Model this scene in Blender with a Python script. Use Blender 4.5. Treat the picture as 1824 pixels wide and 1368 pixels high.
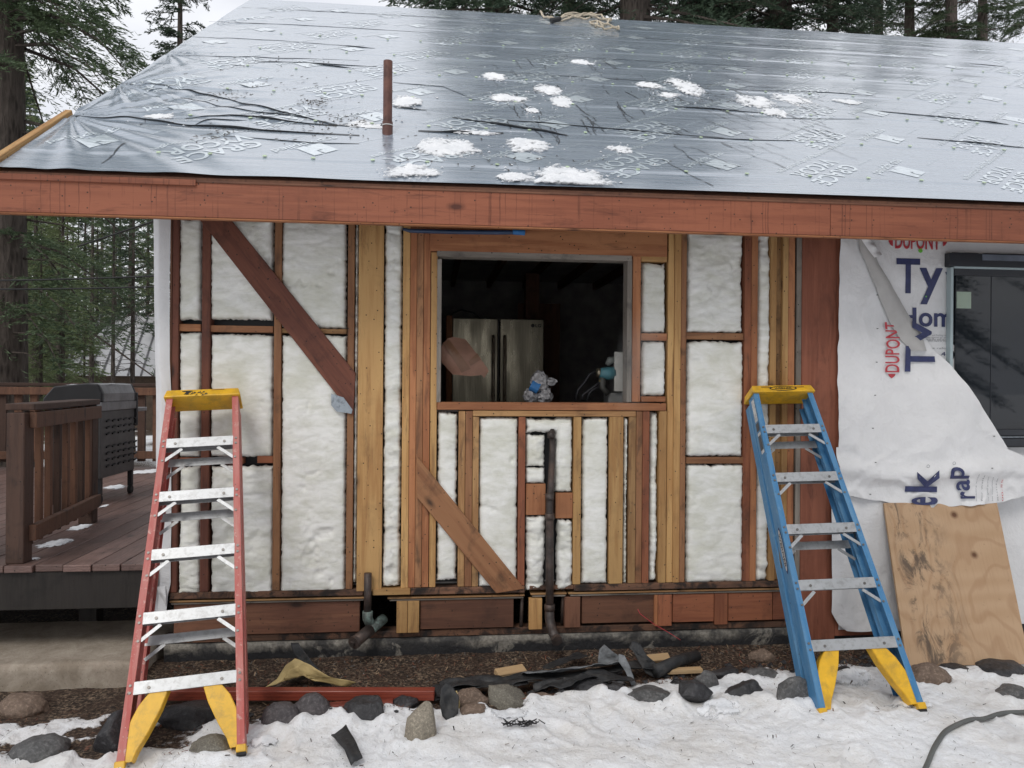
import bpy, bmesh, math, random
import numpy as np
from mathutils import Vector, Matrix

for o in list(bpy.data.objects):
    bpy.data.objects.remove(o)
S = bpy.context.scene
COL = S.collection

# ------------------------------------------------------------------ camera
F, CX, CY = 1370.0, 912.0, 684.0            # focal length and centre in pixels of the 1824 px photograph
CAM = Vector((0.0, -4.43, 1.57))
YAW, ROLL = math.radians(6.0), math.radians(0.43)
FWD = Vector((math.sin(YAW), math.cos(YAW), 0))
_r = Vector((math.cos(YAW), -math.sin(YAW), 0)); _u = Vector((0, 0, 1))
RT = _r*math.cos(ROLL) + _u*math.sin(ROLL)
UP = _u*math.cos(ROLL) - _r*math.sin(ROLL)
cd = bpy.data.cameras.new('camera'); cam = bpy.data.objects.new('camera', cd); COL.objects.link(cam)
M = Matrix.Identity(4)
for i in range(3):
    M[i][0], M[i][1], M[i][2], M[i][3] = RT[i], UP[i], -FWD[i], CAM[i]
cam.matrix_world = M
cd.sensor_width = 36.0; cd.lens = 36.0*F/1824.0
cd.clip_start = 0.05; cd.clip_end = 2000.0
S.camera = cam
S.render.resolution_x, S.render.resolution_y = 1024, 768

# ------------------------------------------------------------------ sky, sun, exposure (bright overcast)
SUN_EL, SUN_AZ = math.radians(48), math.radians(205)     # behind the photographer, a little to the left
world = bpy.data.worlds.new('World'); S.world = world; world.use_nodes = True
nt = world.node_tree; nt.nodes.clear()
def wn(t, **k):
    n = nt.nodes.new(t)
    for a, b in k.items(): setattr(n, a, b)
    return n
sky = wn('ShaderNodeTexSky', sky_type='NISHITA', sun_disc=False, sun_elevation=SUN_EL, sun_rotation=SUN_AZ)
sky.air_density = 1.0; sky.dust_density = 3.0; sky.ozone_density = 1.0
hs = wn('ShaderNodeHueSaturation'); hs.inputs['Saturation'].default_value = 0.25
tc = wn('ShaderNodeTexCoord'); mp = wn('ShaderNodeMapping'); mp.inputs['Scale'].default_value = (1, 1, 2.2)
nz = wn('ShaderNodeTexNoise'); nz.inputs['Scale'].default_value = 2.6; nz.inputs['Detail'].default_value = 6; nz.inputs['Roughness'].default_value = 0.52
cr = wn('ShaderNodeValToRGB'); cr.color_ramp.elements[0].position = 0.34; cr.color_ramp.elements[1].position = 0.66
cr.color_ramp.elements[0].color = (6.7, 6.95, 7.6, 1); cr.color_ramp.elements[1].color = (9.9, 10.0, 10.3, 1)
mx = wn('ShaderNodeMix', data_type='RGBA'); mx.inputs[0].default_value = 0.8
bg = wn('ShaderNodeBackground'); bg.inputs['Strength'].default_value = 0.086
wo = wn('ShaderNodeOutputWorld')
L = nt.links.new
L(sky.outputs[0], hs.inputs['Color']); L(tc.outputs['Generated'], mp.inputs[0]); L(mp.outputs[0], nz.inputs['Vector'])
L(nz.outputs['Fac'], cr.inputs[0]); L(hs.outputs[0], mx.inputs[6]); L(cr.outputs[0], mx.inputs[7])
L(mx.outputs[2], bg.inputs['Color']); L(bg.outputs[0], wo.inputs['Surface'])
sl = bpy.data.lights.new('sun', 'SUN'); sl.energy = 1.1; sl.angle = math.radians(22); sl.color = (1.0, 0.96, 0.9)
sun = bpy.data.objects.new('sun', sl); COL.objects.link(sun)
sd = Vector((math.sin(SUN_AZ)*math.cos(SUN_EL), math.cos(SUN_AZ)*math.cos(SUN_EL), math.sin(SUN_EL)))
sun.rotation_euler = sd.to_track_quat('Z', 'Y').to_euler()
S.view_settings.view_transform = 'Standard'; S.view_settings.look = 'None'
S.view_settings.exposure = 0.58; S.view_settings.gamma = 1.0
S.render.engine = 'CYCLES'
S.cycles.max_bounces = 7; S.cycles.diffuse_bounces = 4; S.cycles.glossy_bounces = 3; S.cycles.transmission_bounces = 4
S.cycles.transparent_max_bounces = 6
S.cycles.use_denoising = True

# ------------------------------------------------------------------ measuring helpers: photo pixel -> a point on a real plane
def ray(px, py):
    return FWD + RT*((px-CX)/F) + UP*((CY-py)/F)
def wy(px, py, y=0.0):                         # on the plane y = const (the wall and things parallel to it)
    d = ray(px, py); return CAM + d*((y-CAM.y)/d.y)
def gz(px, py, z=0.0):                         # on a level plane
    d = ray(px, py); return CAM + d*((z-CAM.z)/d.z)
RZ0, RY0, RSL = 2.63, -0.45, 0.653             # roof plane z = RZ0 + RSL*(y-RY0)
RLEN = math.sqrt(1+RSL*RSL)
def rf(px, py):                                # on the roof: returns (x, s), s = metres up the slope from y = RY0
    d = ray(px, py)
    t = (RZ0 + RSL*(CAM.y-RY0) - CAM.z)/(d.z - RSL*d.y)
    p = CAM + d*t
    return p.x, (p.y-RY0)*RLEN
RN = Vector((0, -RSL/RLEN, 1/RLEN)); RS = Vector((0, 1/RLEN, RSL/RLEN))
def rp(x, s, h=0.0):
    return Vector((x, RY0, RZ0)) + RS*s + RN*h

# ------------------------------------------------------------------ noise (vectorised)
def _h(i, j, k):
    n = (i*374761393 + j*668265263 + k*2147483647*0 + k*1274126177) & 0xFFFFFFFF
    n = ((n ^ (n >> 13))*1274126177) & 0xFFFFFFFF
    n = (n ^ (n >> 16)) & 0xFFFFFFFF
    return n/4294967295.0
def vn(x, y, z=0.0):
    x, y, z = np.broadcast_arrays(np.asarray(x, float), np.asarray(y, float), np.asarray(z, float))
    xi, yi, zi = np.floor(x).astype(np.int64), np.floor(y).astype(np.int64), np.floor(z).astype(np.int64)
    xf, yf, zf = x-xi, y-yi, z-zi
    u, v, w = [q*q*q*(q*(q*6-15)+10) for q in (xf, yf, zf)]
    def c(a, b, d): return _h(xi+a, yi+b, zi+d)
    l = lambda a, b, t: a+(b-a)*t
    return l(l(l(c(0,0,0), c(1,0,0), u), l(c(0,1,0), c(1,1,0), u), v), l(l(c(0,0,1), c(1,0,1), u), l(c(0,1,1), c(1,1,1), u), v), w)*2-1
def fbm(x, y, z=0.0, o=4, g=0.5):
    a, s, t = 1.0, 0.0, 0.0
    x, y, z = np.asarray(x, float), np.asarray(y, float), np.asarray(z, float)
    for k in range(o):
        s = s + a*vn(x+17.3*k, y-9.1*k, z+5.7*k); t += a; a *= g; x = x*2.03; y = y*2.03; z = z*2.03
    return s/t

# ------------------------------------------------------------------ object helpers
def put(o, parent=None):
    COL.objects.link(o)
    if parent is not None: o.parent = parent
    return o
def tag(o, label=None, cat=None, group=None, kind=None):
    for k, v in (('label', label), ('category', cat), ('group', group), ('kind', kind)):
        if v: o[k] = v
    return o
def empty(name, loc=(0,0,0), label=None, cat=None, group=None, rot=None):
    o = bpy.data.objects.new(name, None); o.empty_display_size = 0.2; put(o)
    o.location = loc
    if rot is not None: o.rotation_euler = rot
    return tag(o, label, cat, group)
def raw(name, V, Fc, mat, parent=None, smooth=False, attr=None):
    me = bpy.data.meshes.new(name)
    V = np.asarray(V, dtype=np.float64)
    me.from_pydata([tuple(v) for v in V] if len(V) < 3000 else V.tolist(), [], Fc if isinstance(Fc, list) else Fc.tolist())
    me.update()
    if smooth: me.polygons.foreach_set('use_smooth', np.ones(len(me.polygons), dtype=bool))
    if attr is not None:
        for k, a in attr.items():
            at = me.attributes.new(k, 'FLOAT', 'POINT'); at.data.foreach_set('value', np.asarray(a, dtype=np.float32).ravel())
    if mat is not None: me.materials.append(mat)
    return put(bpy.data.objects.new(name, me), parent)
class MB:
    """collects shapes for ONE mesh object"""
    def __init__(s): s.v = []; s.f = []
    def add(s, V, Fc):
        b = len(s.v); s.v += [tuple(p) for p in V]; s.f += [tuple(i+b for i in q) for q in Fc]; return s
    def box(s, c, d, R=None):
        c = Vector(c); d = Vector(d)*0.5
        P = [Vector((x*d.x, y*d.y, z*d.z)) for x in (-1,1) for y in (-1,1) for z in (-1,1)]
        if R is not None: P = [R @ p for p in P]
        return s.add([c+p for p in P], [(0,1,3,2),(4,6,7,5),(0,4,5,1),(2,3,7,6),(0,2,6,4),(1,5,7,3)])
    def box2(s, a, b):
        return s.box([(a[i]+b[i])/2 for i in range(3)], [abs(b[i]-a[i]) for i in range(3)])
    def bar(s, p, q, w, h, up=(0,0,1)):
        p, q = Vector(p), Vector(q); z = (q-p); L_ = z.length; z.normalize()
        x = Vector(up).cross(z)
        if x.length < 1e-4: x = Vector((1,0,0)).cross(z)
        x.normalize(); y = z.cross(x)
        return s.box((p+q)/2, (w, h, L_), Matrix((x, y, z)).transposed())
    def tube(s, pts, r, n=10, cap=True):
        pts = [Vector(p) for p in pts]; rr = r if isinstance(r, (list, tuple)) else [r]*len(pts)
        b = len(s.v); N = None
        for i, p in enumerate(pts):
            t = (pts[min(i+1, len(pts)-1)] - pts[max(i-1, 0)]).normalized()
            if N is None:
                N = t.orthogonal().normalized()
            else:
                N = (N - t*N.dot(t)); N = N.normalized() if N.length > 1e-5 else t.orthogonal().normalized()
            B = t.cross(N)
            for k in range(n):
                a = 2*math.pi*k/n; s.v.append(tuple(p + (N*math.cos(a)+B*math.sin(a))*rr[i]))
        for i in range(len(pts)-1):
            for k in range(n):
                k2 = (k+1) % n
                s.f.append((b+i*n+k, b+i*n+k2, b+(i+1)*n+k2, b+(i+1)*n+k))
        if cap:
            s.f.append(tuple(b+k for k in range(n))[::-1]); s.f.append(tuple(b+(len(pts)-1)*n+k for k in range(n)))
        return s
    def prism(s, poly, fn, t0, t1):
        """poly of 2D points, fn(a, b, t) -> 3D, thickness from t0 to t1"""
        n = len(poly)
        V = [fn(a, b, t0) for a, b in poly] + [fn(a, b, t1) for a, b in poly]
        return s.add(V, [tuple(range(n))[::-1], tuple(range(n, 2*n))] + [(i, (i+1) % n, n+(i+1) % n, n+i) for i in range(n)])
    def build(s, name, mat, parent=None, smooth=False, bevel=0.0, seg=1):
        o = raw(name, s.v, s.f, mat, parent, smooth)
        if bevel:
            bm = bmesh.new(); bm.from_mesh(o.data)
            bmesh.ops.recalc_face_normals(bm, faces=bm.faces)
            E_ = [e for e in bm.edges if len(e.link_faces) == 2 and e.calc_face_angle(0) > 0.5]
            bmesh.ops.bevel(bm, geom=E_, offset=bevel, segments=seg, affect='EDGES', profile=0.5)
            bm.to_mesh(o.data); bm.free()
        else:
            bm = bmesh.new(); bm.from_mesh(o.data); bmesh.ops.recalc_face_normals(bm, faces=bm.faces); bm.to_mesh(o.data); bm.free()
        if smooth: o.data.polygons.foreach_set('use_smooth', np.ones(len(o.data.polygons), dtype=bool))
        return o
def grid_faces(nx, ny):
    a = np.arange(nx*ny).reshape(ny, nx)
    return np.stack([a[:-1, :-1], a[:-1, 1:], a[1:, 1:], a[1:, :-1]], -1).reshape(-1, 4)

# ------------------------------------------------------------------ materials
class G:
    """tiny node-graph helper"""
    def __init__(s, name):
        s.m = bpy.data.materials.new(name); s.m.use_nodes = True; s.t = s.m.node_tree; s.t.nodes.clear()
        s.out = s.n('ShaderNodeOutputMaterial'); s.b = s.n('ShaderNodeBsdfPrincipled'); s.l(s.b.outputs[0], s.out.inputs[0])
    def n(s, t, **k):
        q = s.t.nodes.new(t)
        for a, b in k.items(): setattr(q, a, b)
        return q
    def l(s, a, b): s.t.links.new(a, b)
    def obj(s, scale=(1,1,1), loc=(0,0,0), rot=(0,0,0), rand=False):
        c = s.n('ShaderNodeTexCoord'); m = s.n('ShaderNodeMapping')
        m.inputs['Scale'].default_value = scale; m.inputs['Location'].default_value = loc; m.inputs['Rotation'].default_value = rot
        if rand:
            i = s.n('ShaderNodeObjectInfo'); a = s.n('ShaderNodeVectorMath', operation='MULTIPLY_ADD')
            v = s.n('ShaderNodeCombineXYZ')
            for k in range(3): s.l(i.outputs['Random'], v.inputs[k])
            s.l(v.outputs[0], a.inputs[0]); a.inputs[1].default_value = (7.3, 13.1, 31.7); s.l(c.outputs['Object'], a.inputs[2])
            s.l(a.outputs[0], m.inputs[0])
        else: s.l(c.outputs['Object'], m.inputs[0])
        return m.outputs[0]
    def noise(s, vec, scale, detail=4, rough=0.55, dist=0.0):
        q = s.n('ShaderNodeTexNoise'); q.inputs['Scale'].default_value = scale; q.inputs['Detail'].default_value = detail
        q.inputs['Roughness'].default_value = rough; q.inputs['Distortion'].default_value = dist; s.l(vec, q.inputs['Vector']); return q.outputs['Fac']
    def vor(s, vec, scale, feature='F1', out='Distance', rnd=1.0):
        q = s.n('ShaderNodeTexVoronoi', feature=feature); q.inputs['Scale'].default_value = scale; q.inputs['Randomness'].default_value = rnd
        s.l(vec, q.inputs['Vector']); return q.outputs[out]
    def ramp(s, fac, stops):
        q = s.n('ShaderNodeValToRGB'); e = q.color_ramp.elements
        while len(e) < len(stops): e.new(0.5)
        for i, (p, c) in enumerate(stops):
            e[i].position = p; e[i].color = (c, c, c, 1) if not isinstance(c, tuple) else (*c, 1)
        s.l(fac, q.inputs[0]); return q.outputs[0]
    def mix(s, f, a, b, bt='MIX'):
        q = s.n('ShaderNodeMix', data_type='RGBA', blend_type=bt)
        for v, i in ((f, 0), (a, 6), (b, 7)):
            if isinstance(v, (int, float)): q.inputs[i].default_value = v if i == 0 else (v, v, v, 1)
            elif isinstance(v, tuple): q.inputs[i].default_value = (*v, 1)
            else: s.l(v, q.inputs[i])
        return q.outputs[2]
    def math(s, op, a, b=0.0, c=None):
        q = s.n('ShaderNodeMath', operation=op)
        for i, v in enumerate((a, b, c)):
            if v is None: continue
            if isinstance(v, (int, float)): q.inputs[i].default_value = v
            else: s.l(v, q.inputs[i])
        return q.outputs[0]
    def attr(s, name):
        q = s.n('ShaderNodeAttribute', attribute_name=name); return q.outputs['Fac']
    def rnd(s):
        return s.n('ShaderNodeObjectInfo').outputs['Random']
    def bump(s, h, strength=0.3, dist=0.01, nrm=None):
        q = s.n('ShaderNodeBump'); q.inputs['Strength'].default_value = strength; q.inputs['Distance'].default_value = dist
        s.l(h, q.inputs['Height'])
        if nrm is not None: s.l(nrm, q.inputs['Normal'])
        return q.outputs[0]
    def fin(s, color=None, rough=None, normal=None, metal=None, spec=None):
        for v, k in ((color, 'Base Color'), (rough, 'Roughness'), (normal, 'Normal'), (metal, 'Metallic'), (spec, 'Specular IOR Level')):
            if v is None: continue
            if isinstance(v, (int, float)): s.b.inputs[k].default_value = v
            elif isinstance(v, tuple): s.b.inputs[k].default_value = (*v, 1)
            else: s.l(v, s.b.inputs[k])
        return s.m

def wood(name, c1, c2, dark, stain=0.35, specks=True, axis='Z', rough=0.7, knots=True, drips=0.0, contrast=1.0, dirt_lo=0.0):
    """grain runs along the local axis; c1/c2 early and late wood, dark = stain colour"""
    g = G(name)
    st = {'Z': (1, 1, 0.06), 'X': (0.06, 1, 1), 'Y': (1, 0.06, 1)}[axis]
    v = g.obj(st, rand=True); v0 = g.obj((1,1,1), rand=True)
    warp = g.noise(v, 9, 3, 0.5, 0.0)
    w = g.n('ShaderNodeTexWave', wave_type='RINGS', rings_direction={'Z': 'X', 'X': 'Y', 'Y': 'X'}[axis]); w.inputs['Scale'].default_value = 22
    w.inputs['Distortion'].default_value = 5.5; w.inputs['Detail'].default_value = 3; w.inputs['Detail Scale'].default_value = 1.4; g.l(v, w.inputs['Vector'])
    fine = g.noise(v, 170, 3, 0.6)
    grain = g.math('ADD', g.math('MULTIPLY', w.outputs['Fac'], 0.55), g.math('MULTIPLY', fine, 0.5))
    col = g.mix(g.ramp(grain, [(0.3, 0.0), (0.85, 1.0)]), c1, c2)
    col = g.mix(g.math('MULTIPLY', g.ramp(warp, [(0.35, 0.0), (0.7, 1.0)]), 0.5), col, c2)
    hv = g.n('ShaderNodeHueSaturation'); g.l(col, hv.inputs['Color'])
    mr = g.n('ShaderNodeMapRange'); mr.inputs[3].default_value = 0.78; mr.inputs[4].default_value = 1.2; g.l(g.rnd(), mr.inputs[0]); g.l(mr.outputs[0], hv.inputs['Value'])
    col = hv.outputs[0]
    if knots:
        kv = g.obj({'Z': (1,1,0.45), 'X': (0.45,1,1), 'Y': (1,0.45,1)}[axis], rand=True)
        kd = g.vor(kv, 5.0)
        col = g.mix(g.ramp(kd, [(0.05, 0.85), (0.085, 0.35), (0.13, 0.0)]), col, dark)
    sn = g.noise(v0, 5.5, 5, 0.65, 0.4)
    sl_ = g.noise(g.obj({'Z': (6, 6, .9), 'X': (.9, 6, 6), 'Y': (6, .9, 6)}[axis], rand=True), 3.2, 6, 0.7, 0.6)
    col = g.mix(g.math('MULTIPLY', g.ramp(sl_, [(0.56, 0.0), (0.70, 1.0)]), 0.62), col, dark)
    col = g.mix(g.math('MULTIPLY', g.ramp(sn, [(0.53, 0.0), (0.70, 1.0)]), min(1., stain*1.5)), col, dark)
    if specks:
        sp = g.vor(v0, 26)
        col = g.mix(g.ramp(sp, [(0.085, 0.9), (0.12, 0.0)]), col, (0.02, 0.015, 0.012))
    if drips:
        q = g.n('ShaderNodeSeparateXYZ'); g.l(v0, q.inputs[0])
        zz = g.math('ADD', q.outputs[2], g.math('MULTIPLY', g.noise(v0, 9, 3), 0.012))
        d1 = []
        for sc_, th in ((7.0, 0.035), (16.0, 0.05)):
            vo_ = g.n('ShaderNodeTexVoronoi', voronoi_dimensions='1D'); vo_.inputs['Scale'].default_value = sc_; g.l(zz, vo_.inputs['W'])
            d1.append(g.ramp(vo_.outputs['Distance'], [(th*0.4, 1.0), (th, 0.0)]))
        d2 = g.noise(g.obj((0.6, 0.6, 1), rand=True), 3.4, 5, 0.7)
        f = g.math('MULTIPLY', g.math('MAXIMUM', d1[0], d1[1]), g.ramp(d2, [(0.44, 0.0), (0.62, 1.0)]))
        col = g.mix(g.math('MULTIPLY', f, drips), col, dark)
    if dirt_lo:
        col = g.mix(g.math('MULTIPLY', g.ramp(g.noise(v0, 11, 5, 0.7, 0.6), [(0.46, 0.0), (0.58, 1.0)]), dirt_lo), col, (0.012, 0.011, 0.011))
    bm_ = g.bump(grain, 0.25, 0.003)
    return g.fin(col, g.ramp(fine, [(0.2, rough-0.12), (0.8, rough+0.1)]), bm_, spec=0.35)

def simple(name, col, rough=0.6, metal=0.0, var=0.25, scale=6.0, bumps=0.0, bscale=60.0, spec=None, dirt=None, dirt_amt=0.0, dscale=9.0):
    g = G(name); v = g.obj(rand=True)
    n = g.noise(v, scale, 5, 0.6)
    c = g.mix(g.ramp(n, [(0.3, 0.0), (0.7, 1.0)]), tuple(x*(1-var) for x in col), tuple(min(1, x*(1+var)) for x in col))
    if dirt is not None:
        c = g.mix(g.math('MULTIPLY', g.ramp(g.noise(v, dscale, 6, 0.7, 0.3), [(0.48, 0.0), (0.66, 1.0)]), dirt_amt), c, dirt)
    nr = g.bump(g.noise(v, bscale, 4, 0.6), bumps, 0.01) if bumps else None
    return g.fin(c, rough, nr, metal, spec)

MT = {}
MT['red'] = wood('red_stained_wood', (0.30, 0.110, 0.054), (0.20, 0.068, 0.036), (0.035, 0.018, 0.014))
MT['redd'] = wood('dark_red_stained_wood', (0.20, 0.073, 0.045), (0.13, 0.046, 0.031), (0.025, 0.014, 0.012), stain=0.4)
MT['redl'] = wood('reddish_fir_wood', (0.42, 0.185, 0.085), (0.29, 0.112, 0.050), (0.07, 0.03, 0.02), stain=0.2)
MT['brown'] = wood('brown_weathered_wood', (0.33, 0.165, 0.080), (0.215, 0.095, 0.046), (0.03, 0.02, 0.015), stain=0.45)
MT['tan'] = wood('tan_pine_wood', (0.53, 0.325, 0.135), (0.385, 0.205, 0.078), (0.10, 0.055, 0.03), stain=0.15)
MT['tand'] = wood('darker_tan_pine_wood', (0.40, 0.235, 0.105), (0.27, 0.140, 0.060), (0.04, 0.025, 0.018), stain=0.5)
MT['greyw'] = wood('grey_weathered_wood', (0.26, 0.23, 0.20), (0.16, 0.14, 0.12), (0.05, 0.045, 0.04), stain=0.5, axis='Z')
MT['sooty'] = wood('blackened_plate_wood', (0.20, 0.10, 0.06), (0.11, 0.06, 0.04), (0.015, 0.013, 0.012), stain=0.7, dirt_lo=0.85)
MT['rim'] = wood('dark_red_brown_board', (0.185, 0.085, 0.050), (0.12, 0.053, 0.034), (0.03, 0.018, 0.014), stain=0.3)
MT['fascia'] = wood('wet_red_fascia_wood', (0.315, 0.108, 0.058), (0.235, 0.077, 0.042), (0.055, 0.016, 0.011), stain=0.15, axis='Z', rough=0.5, specks=True, drips=0.55)
MT['ply'] = wood('red_brown_plywood', (0.31, 0.112, 0.066), (0.24, 0.082, 0.048), (0.07, 0.025, 0.018), stain=0.2, specks=False)
MT['black'] = simple('black_tar', (0.012, 0.012, 0.014), 0.55, bumps=0.3)
MT['dark'] = simple('dark_interior_paint', (0.34, 0.32, 0.31), 0.8)
# ------------------------------------------------------------------ more materials
def mk_batt():
    g = G('glass_wool'); v = g.obj((1, 1, 2.6), rand=True); v0 = g.obj(rand=True)
    n = g.noise(v, 7, 6, 0.62, 0.4)
    c = g.mix(g.ramp(n, [(0.34, 0.0), (0.60, 1.0)]), (0.67, 0.67, 0.605), (0.85, 0.85, 0.82))
    c = g.mix(g.math('MULTIPLY', g.ramp(g.noise(v0, 3.1, 4, 0.6, 0.5), [(0.46, 0.0), (0.72, 1.0)]), 0.5), c, (0.56, 0.555, 0.43))
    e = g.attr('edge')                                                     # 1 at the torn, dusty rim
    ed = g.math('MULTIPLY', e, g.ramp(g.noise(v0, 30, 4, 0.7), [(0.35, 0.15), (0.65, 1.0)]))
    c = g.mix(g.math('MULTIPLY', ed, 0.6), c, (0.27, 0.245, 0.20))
    f1 = g.noise(g.obj((1, 1, 4.5), rand=True), 48, 6, 0.72, 0.8); f2 = g.noise(v0, 230, 3, 0.7)
    nr = g.bump(f2, 0.6, 0.003, g.bump(f1, 0.34, 0.008))
    g.fin(c, 0.95, nr, spec=0.1); g.b.inputs['Sheen Weight'].default_value = 0.3
    return g.m
MT['batt'] = mk_batt()
def mk_membrane(name='wet_roof_membrane', lift=0.0):
    g = G(name); v = g.obj((1, 1, 1))
    st = g.noise(g.obj((0.10, 3, 3)), 14, 6, 0.65, 0.3); big = g.noise(v, 0.9, 4, 0.6); fine = g.noise(g.obj((0.05, 3, 3)), 60, 5, 0.7)
    c = g.mix(g.ramp(st, [(0.3, 0.0), (0.7, 1.0)]), (0.215, 0.270, 0.340), (0.310, 0.362, 0.425))
    c = g.mix(g.math('MULTIPLY', g.ramp(fine, [(0.58, 0.0), (0.70, 1.0)]), 0.45), c, (0.50, 0.53, 0.55))
    if lift: c = g.mix(g.math('MULTIPLY', g.ramp(g.noise(g.obj((1, 3, 3)), 30, 4, 0.7), [(0.35, 0.55), (0.6, 1.0)]), lift), c, (0.80, 0.90, 0.95))
    r = g.math('ADD', g.ramp(st, [(0.25, 0.16), (0.75, 0.30)]), g.math('MULTIPLY', g.ramp(big, [(0.4, 0.0), (0.65, 1.0)]), 0.06))
    n1 = g.noise(g.obj((0.09, 2.6, 2.6)), 11, 6, 0.62, 0.5)
    nr = g.bump(fine, 0.10, 0.003, g.bump(n1, 0.30, 0.012))
    g.fin(c, r, nr, spec=0.75); g.b.inputs['IOR'].default_value = 1.9; g.b.inputs['Coat Weight'].default_value = 0.9; g.b.inputs['Coat Roughness'].default_value = 0.14; g.b.inputs['Coat IOR'].default_value = 1.6
    return g.m
MT['memb'] = mk_membrane()
MT['fold_shade_track'] = simple('fold_shade_and_water_track', (0.03, 0.034, 0.040), 0.42, var=0.3)  # shadow gap of the folds painted dark; water tracks share this colour
def mk_print():
    g = G('faded_grey_print'); n = g.noise(g.obj((1, 3, 3)), 30, 4, 0.7)
    return g.fin(g.mix(g.ramp(n, [(0.35, 0.0), (0.6, 1.0)]), (0.34, 0.39, 0.42), (0.50, 0.55, 0.58)), 0.32, spec=0.6)
MT['print'] = mk_membrane('faded_roof_print', 0.72)
def mk_wrap():
    g = G('house_wrap_sheet'); v = g.obj()
    n = g.noise(v, 2.2, 6, 0.6, 0.3); k = g.noise(v, 5.0, 5, 0.62, 0.35); w = g.noise(g.obj((1, 1, 0.5)), 12, 4, 0.6, 0.3)
    c = g.mix(g.ramp(n, [(0.3, 0.0), (0.7, 1.0)]), (0.66, 0.66, 0.67), (0.77, 0.77, 0.78))
    c = g.mix(g.math('MULTIPLY', g.ramp(g.noise(v, 14, 6, 0.7), [(0.55, 0.0), (0.8, 1.0)]), 0.25), c, (0.48, 0.47, 0.45))
    nr = g.bump(w, 0.28, 0.012, g.bump(k, 0.55, 0.032))
    g.fin(c, 0.42, nr, spec=0.4); return g.m
MT['wrap'] = mk_wrap()
MT['navy'] = simple('navy_print', (0.030, 0.038, 0.115), 0.45, var=0.25, scale=30)
MT['redp'] = simple('red_print', (0.48, 0.045, 0.06), 0.45, var=0.2, scale=30)
MT['greyp'] = simple('small_grey_print', (0.25, 0.25, 0.27), 0.6)
MT['green'] = simple('green_plastic', (0.16, 0.55, 0.06), 0.4)
MT['conc'] = None
def mk_found():
    g = G('tarred_concrete'); v = g.obj()
    n = g.noise(v, 7, 6, 0.7, 0.5); z = g.n('ShaderNodeSeparateXYZ'); g.l(v, z.inputs[0])
    band = g.ramp(g.math('ADD', z.outputs[2], g.math('MULTIPLY', n, 0.16)), [(0.125, 0.0), (0.165, 1.0)])
    cc = g.mix(g.ramp(g.noise(v, 45, 5, 0.7), [(0.3, 0.0), (0.7, 1.0)]), (0.16, 0.145, 0.12), (0.40, 0.37, 0.32))
    f = g.math('MULTIPLY', band, g.ramp(g.noise(v, 2.6, 5, 0.7), [(0.44, 0.10), (0.58, 0.9)]))
    spot = g.math('MULTIPLY', g.ramp(g.noise(v, 4.2, 6, 0.65, 0.6), [(0.60, 0.0), (0.64, 1.0)]), 0.6)
    c = g.mix(g.math('MAXIMUM', f, spot), (0.014, 0.014, 0.016), cc)
    nr = g.bump(g.noise(v, 38, 6, 0.7), 0.8, 0.012); return g.fin(c, g.ramp(n, [(0.3, 0.45), (0.7, 0.85)]), nr)
MT['found'] = mk_found()
MT['steel'] = simple('galvanised_plate', (0.34, 0.38, 0.42), 0.45, 0.6, dirt=(0.02, 0.02, 0.02), dirt_amt=0.5, dscale=40)
MT['iron'] = simple('dark_pipe_iron', (0.060, 0.048, 0.044), 0.5, 0.3, var=0.5, scale=16, bumps=0.3, dirt=(0.15, 0.09, 0.065), dirt_amt=0.5)
MT['verd'] = simple('verdigris_fitting', (0.10, 0.12, 0.11), 0.6, 0.2, var=0.5, scale=25, bumps=0.4, dirt=(0.28, 0.42, 0.38), dirt_amt=0.7, dscale=25)
MT['rustpipe'] = simple('rusty_vent_pipe', (0.115, 0.052, 0.042), 0.55, 0.2, var=0.45, scale=9, bumps=0.2, dirt=(0.22, 0.10, 0.07), dirt_amt=0.5, dscale=14)
MT['winframe'] = simple('dark_window_vinyl', (0.022, 0.025, 0.032), 0.35, var=0.1)
MT['winedge'] = simple('pale_aqua_jamb', (0.36, 0.44, 0.46), 0.4, var=0.08)
def mk_glass():
    g = G('dark_window_glass'); return g.fin((0.010, 0.013, 0.018), 0.03, spec=0.5)
MT['glass'] = mk_glass()
MT['bluetape'] = simple('blue_tape', (0.035, 0.17, 0.42), 0.55, var=0.15)
MT['navytube'] = simple('dark_blue_tube', (0.035, 0.06, 0.12), 0.4)
MT['snow'] = None
def mk_snow(name='snow', dirty=0.25):
    g = G(name); v = g.obj()
    c = g.mix(g.ramp(g.noise(v, 5, 6, 0.65), [(0.35, 0.0), (0.65, 1.0)]), (0.76, 0.77, 0.79), (0.87, 0.88, 0.90))
    if dirty:
        c = g.mix(g.math('MULTIPLY', g.ramp(g.noise(v, 3.0, 7, 0.72, 0.4), [(0.52, 0.0), (0.72, 1.0)]), dirty), c, (0.52, 0.49, 0.44))
        c = g.mix(g.ramp(g.math('ADD', g.vor(v, 55), g.math('MULTIPLY', g.noise(v, 4, 4), 0.35)), [(0.20, 0.75), (0.24, 0.0)]), c, (0.10, 0.075, 0.05))
    nr = g.bump(g.noise(v, 140, 4, 0.7), 0.6, 0.004, g.bump(g.noise(v, 26, 5, 0.65), 0.7, 0.02))
    g.fin(c, 0.75, nr, spec=0.3); return g.m
MT['snow'] = mk_snow()

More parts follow.
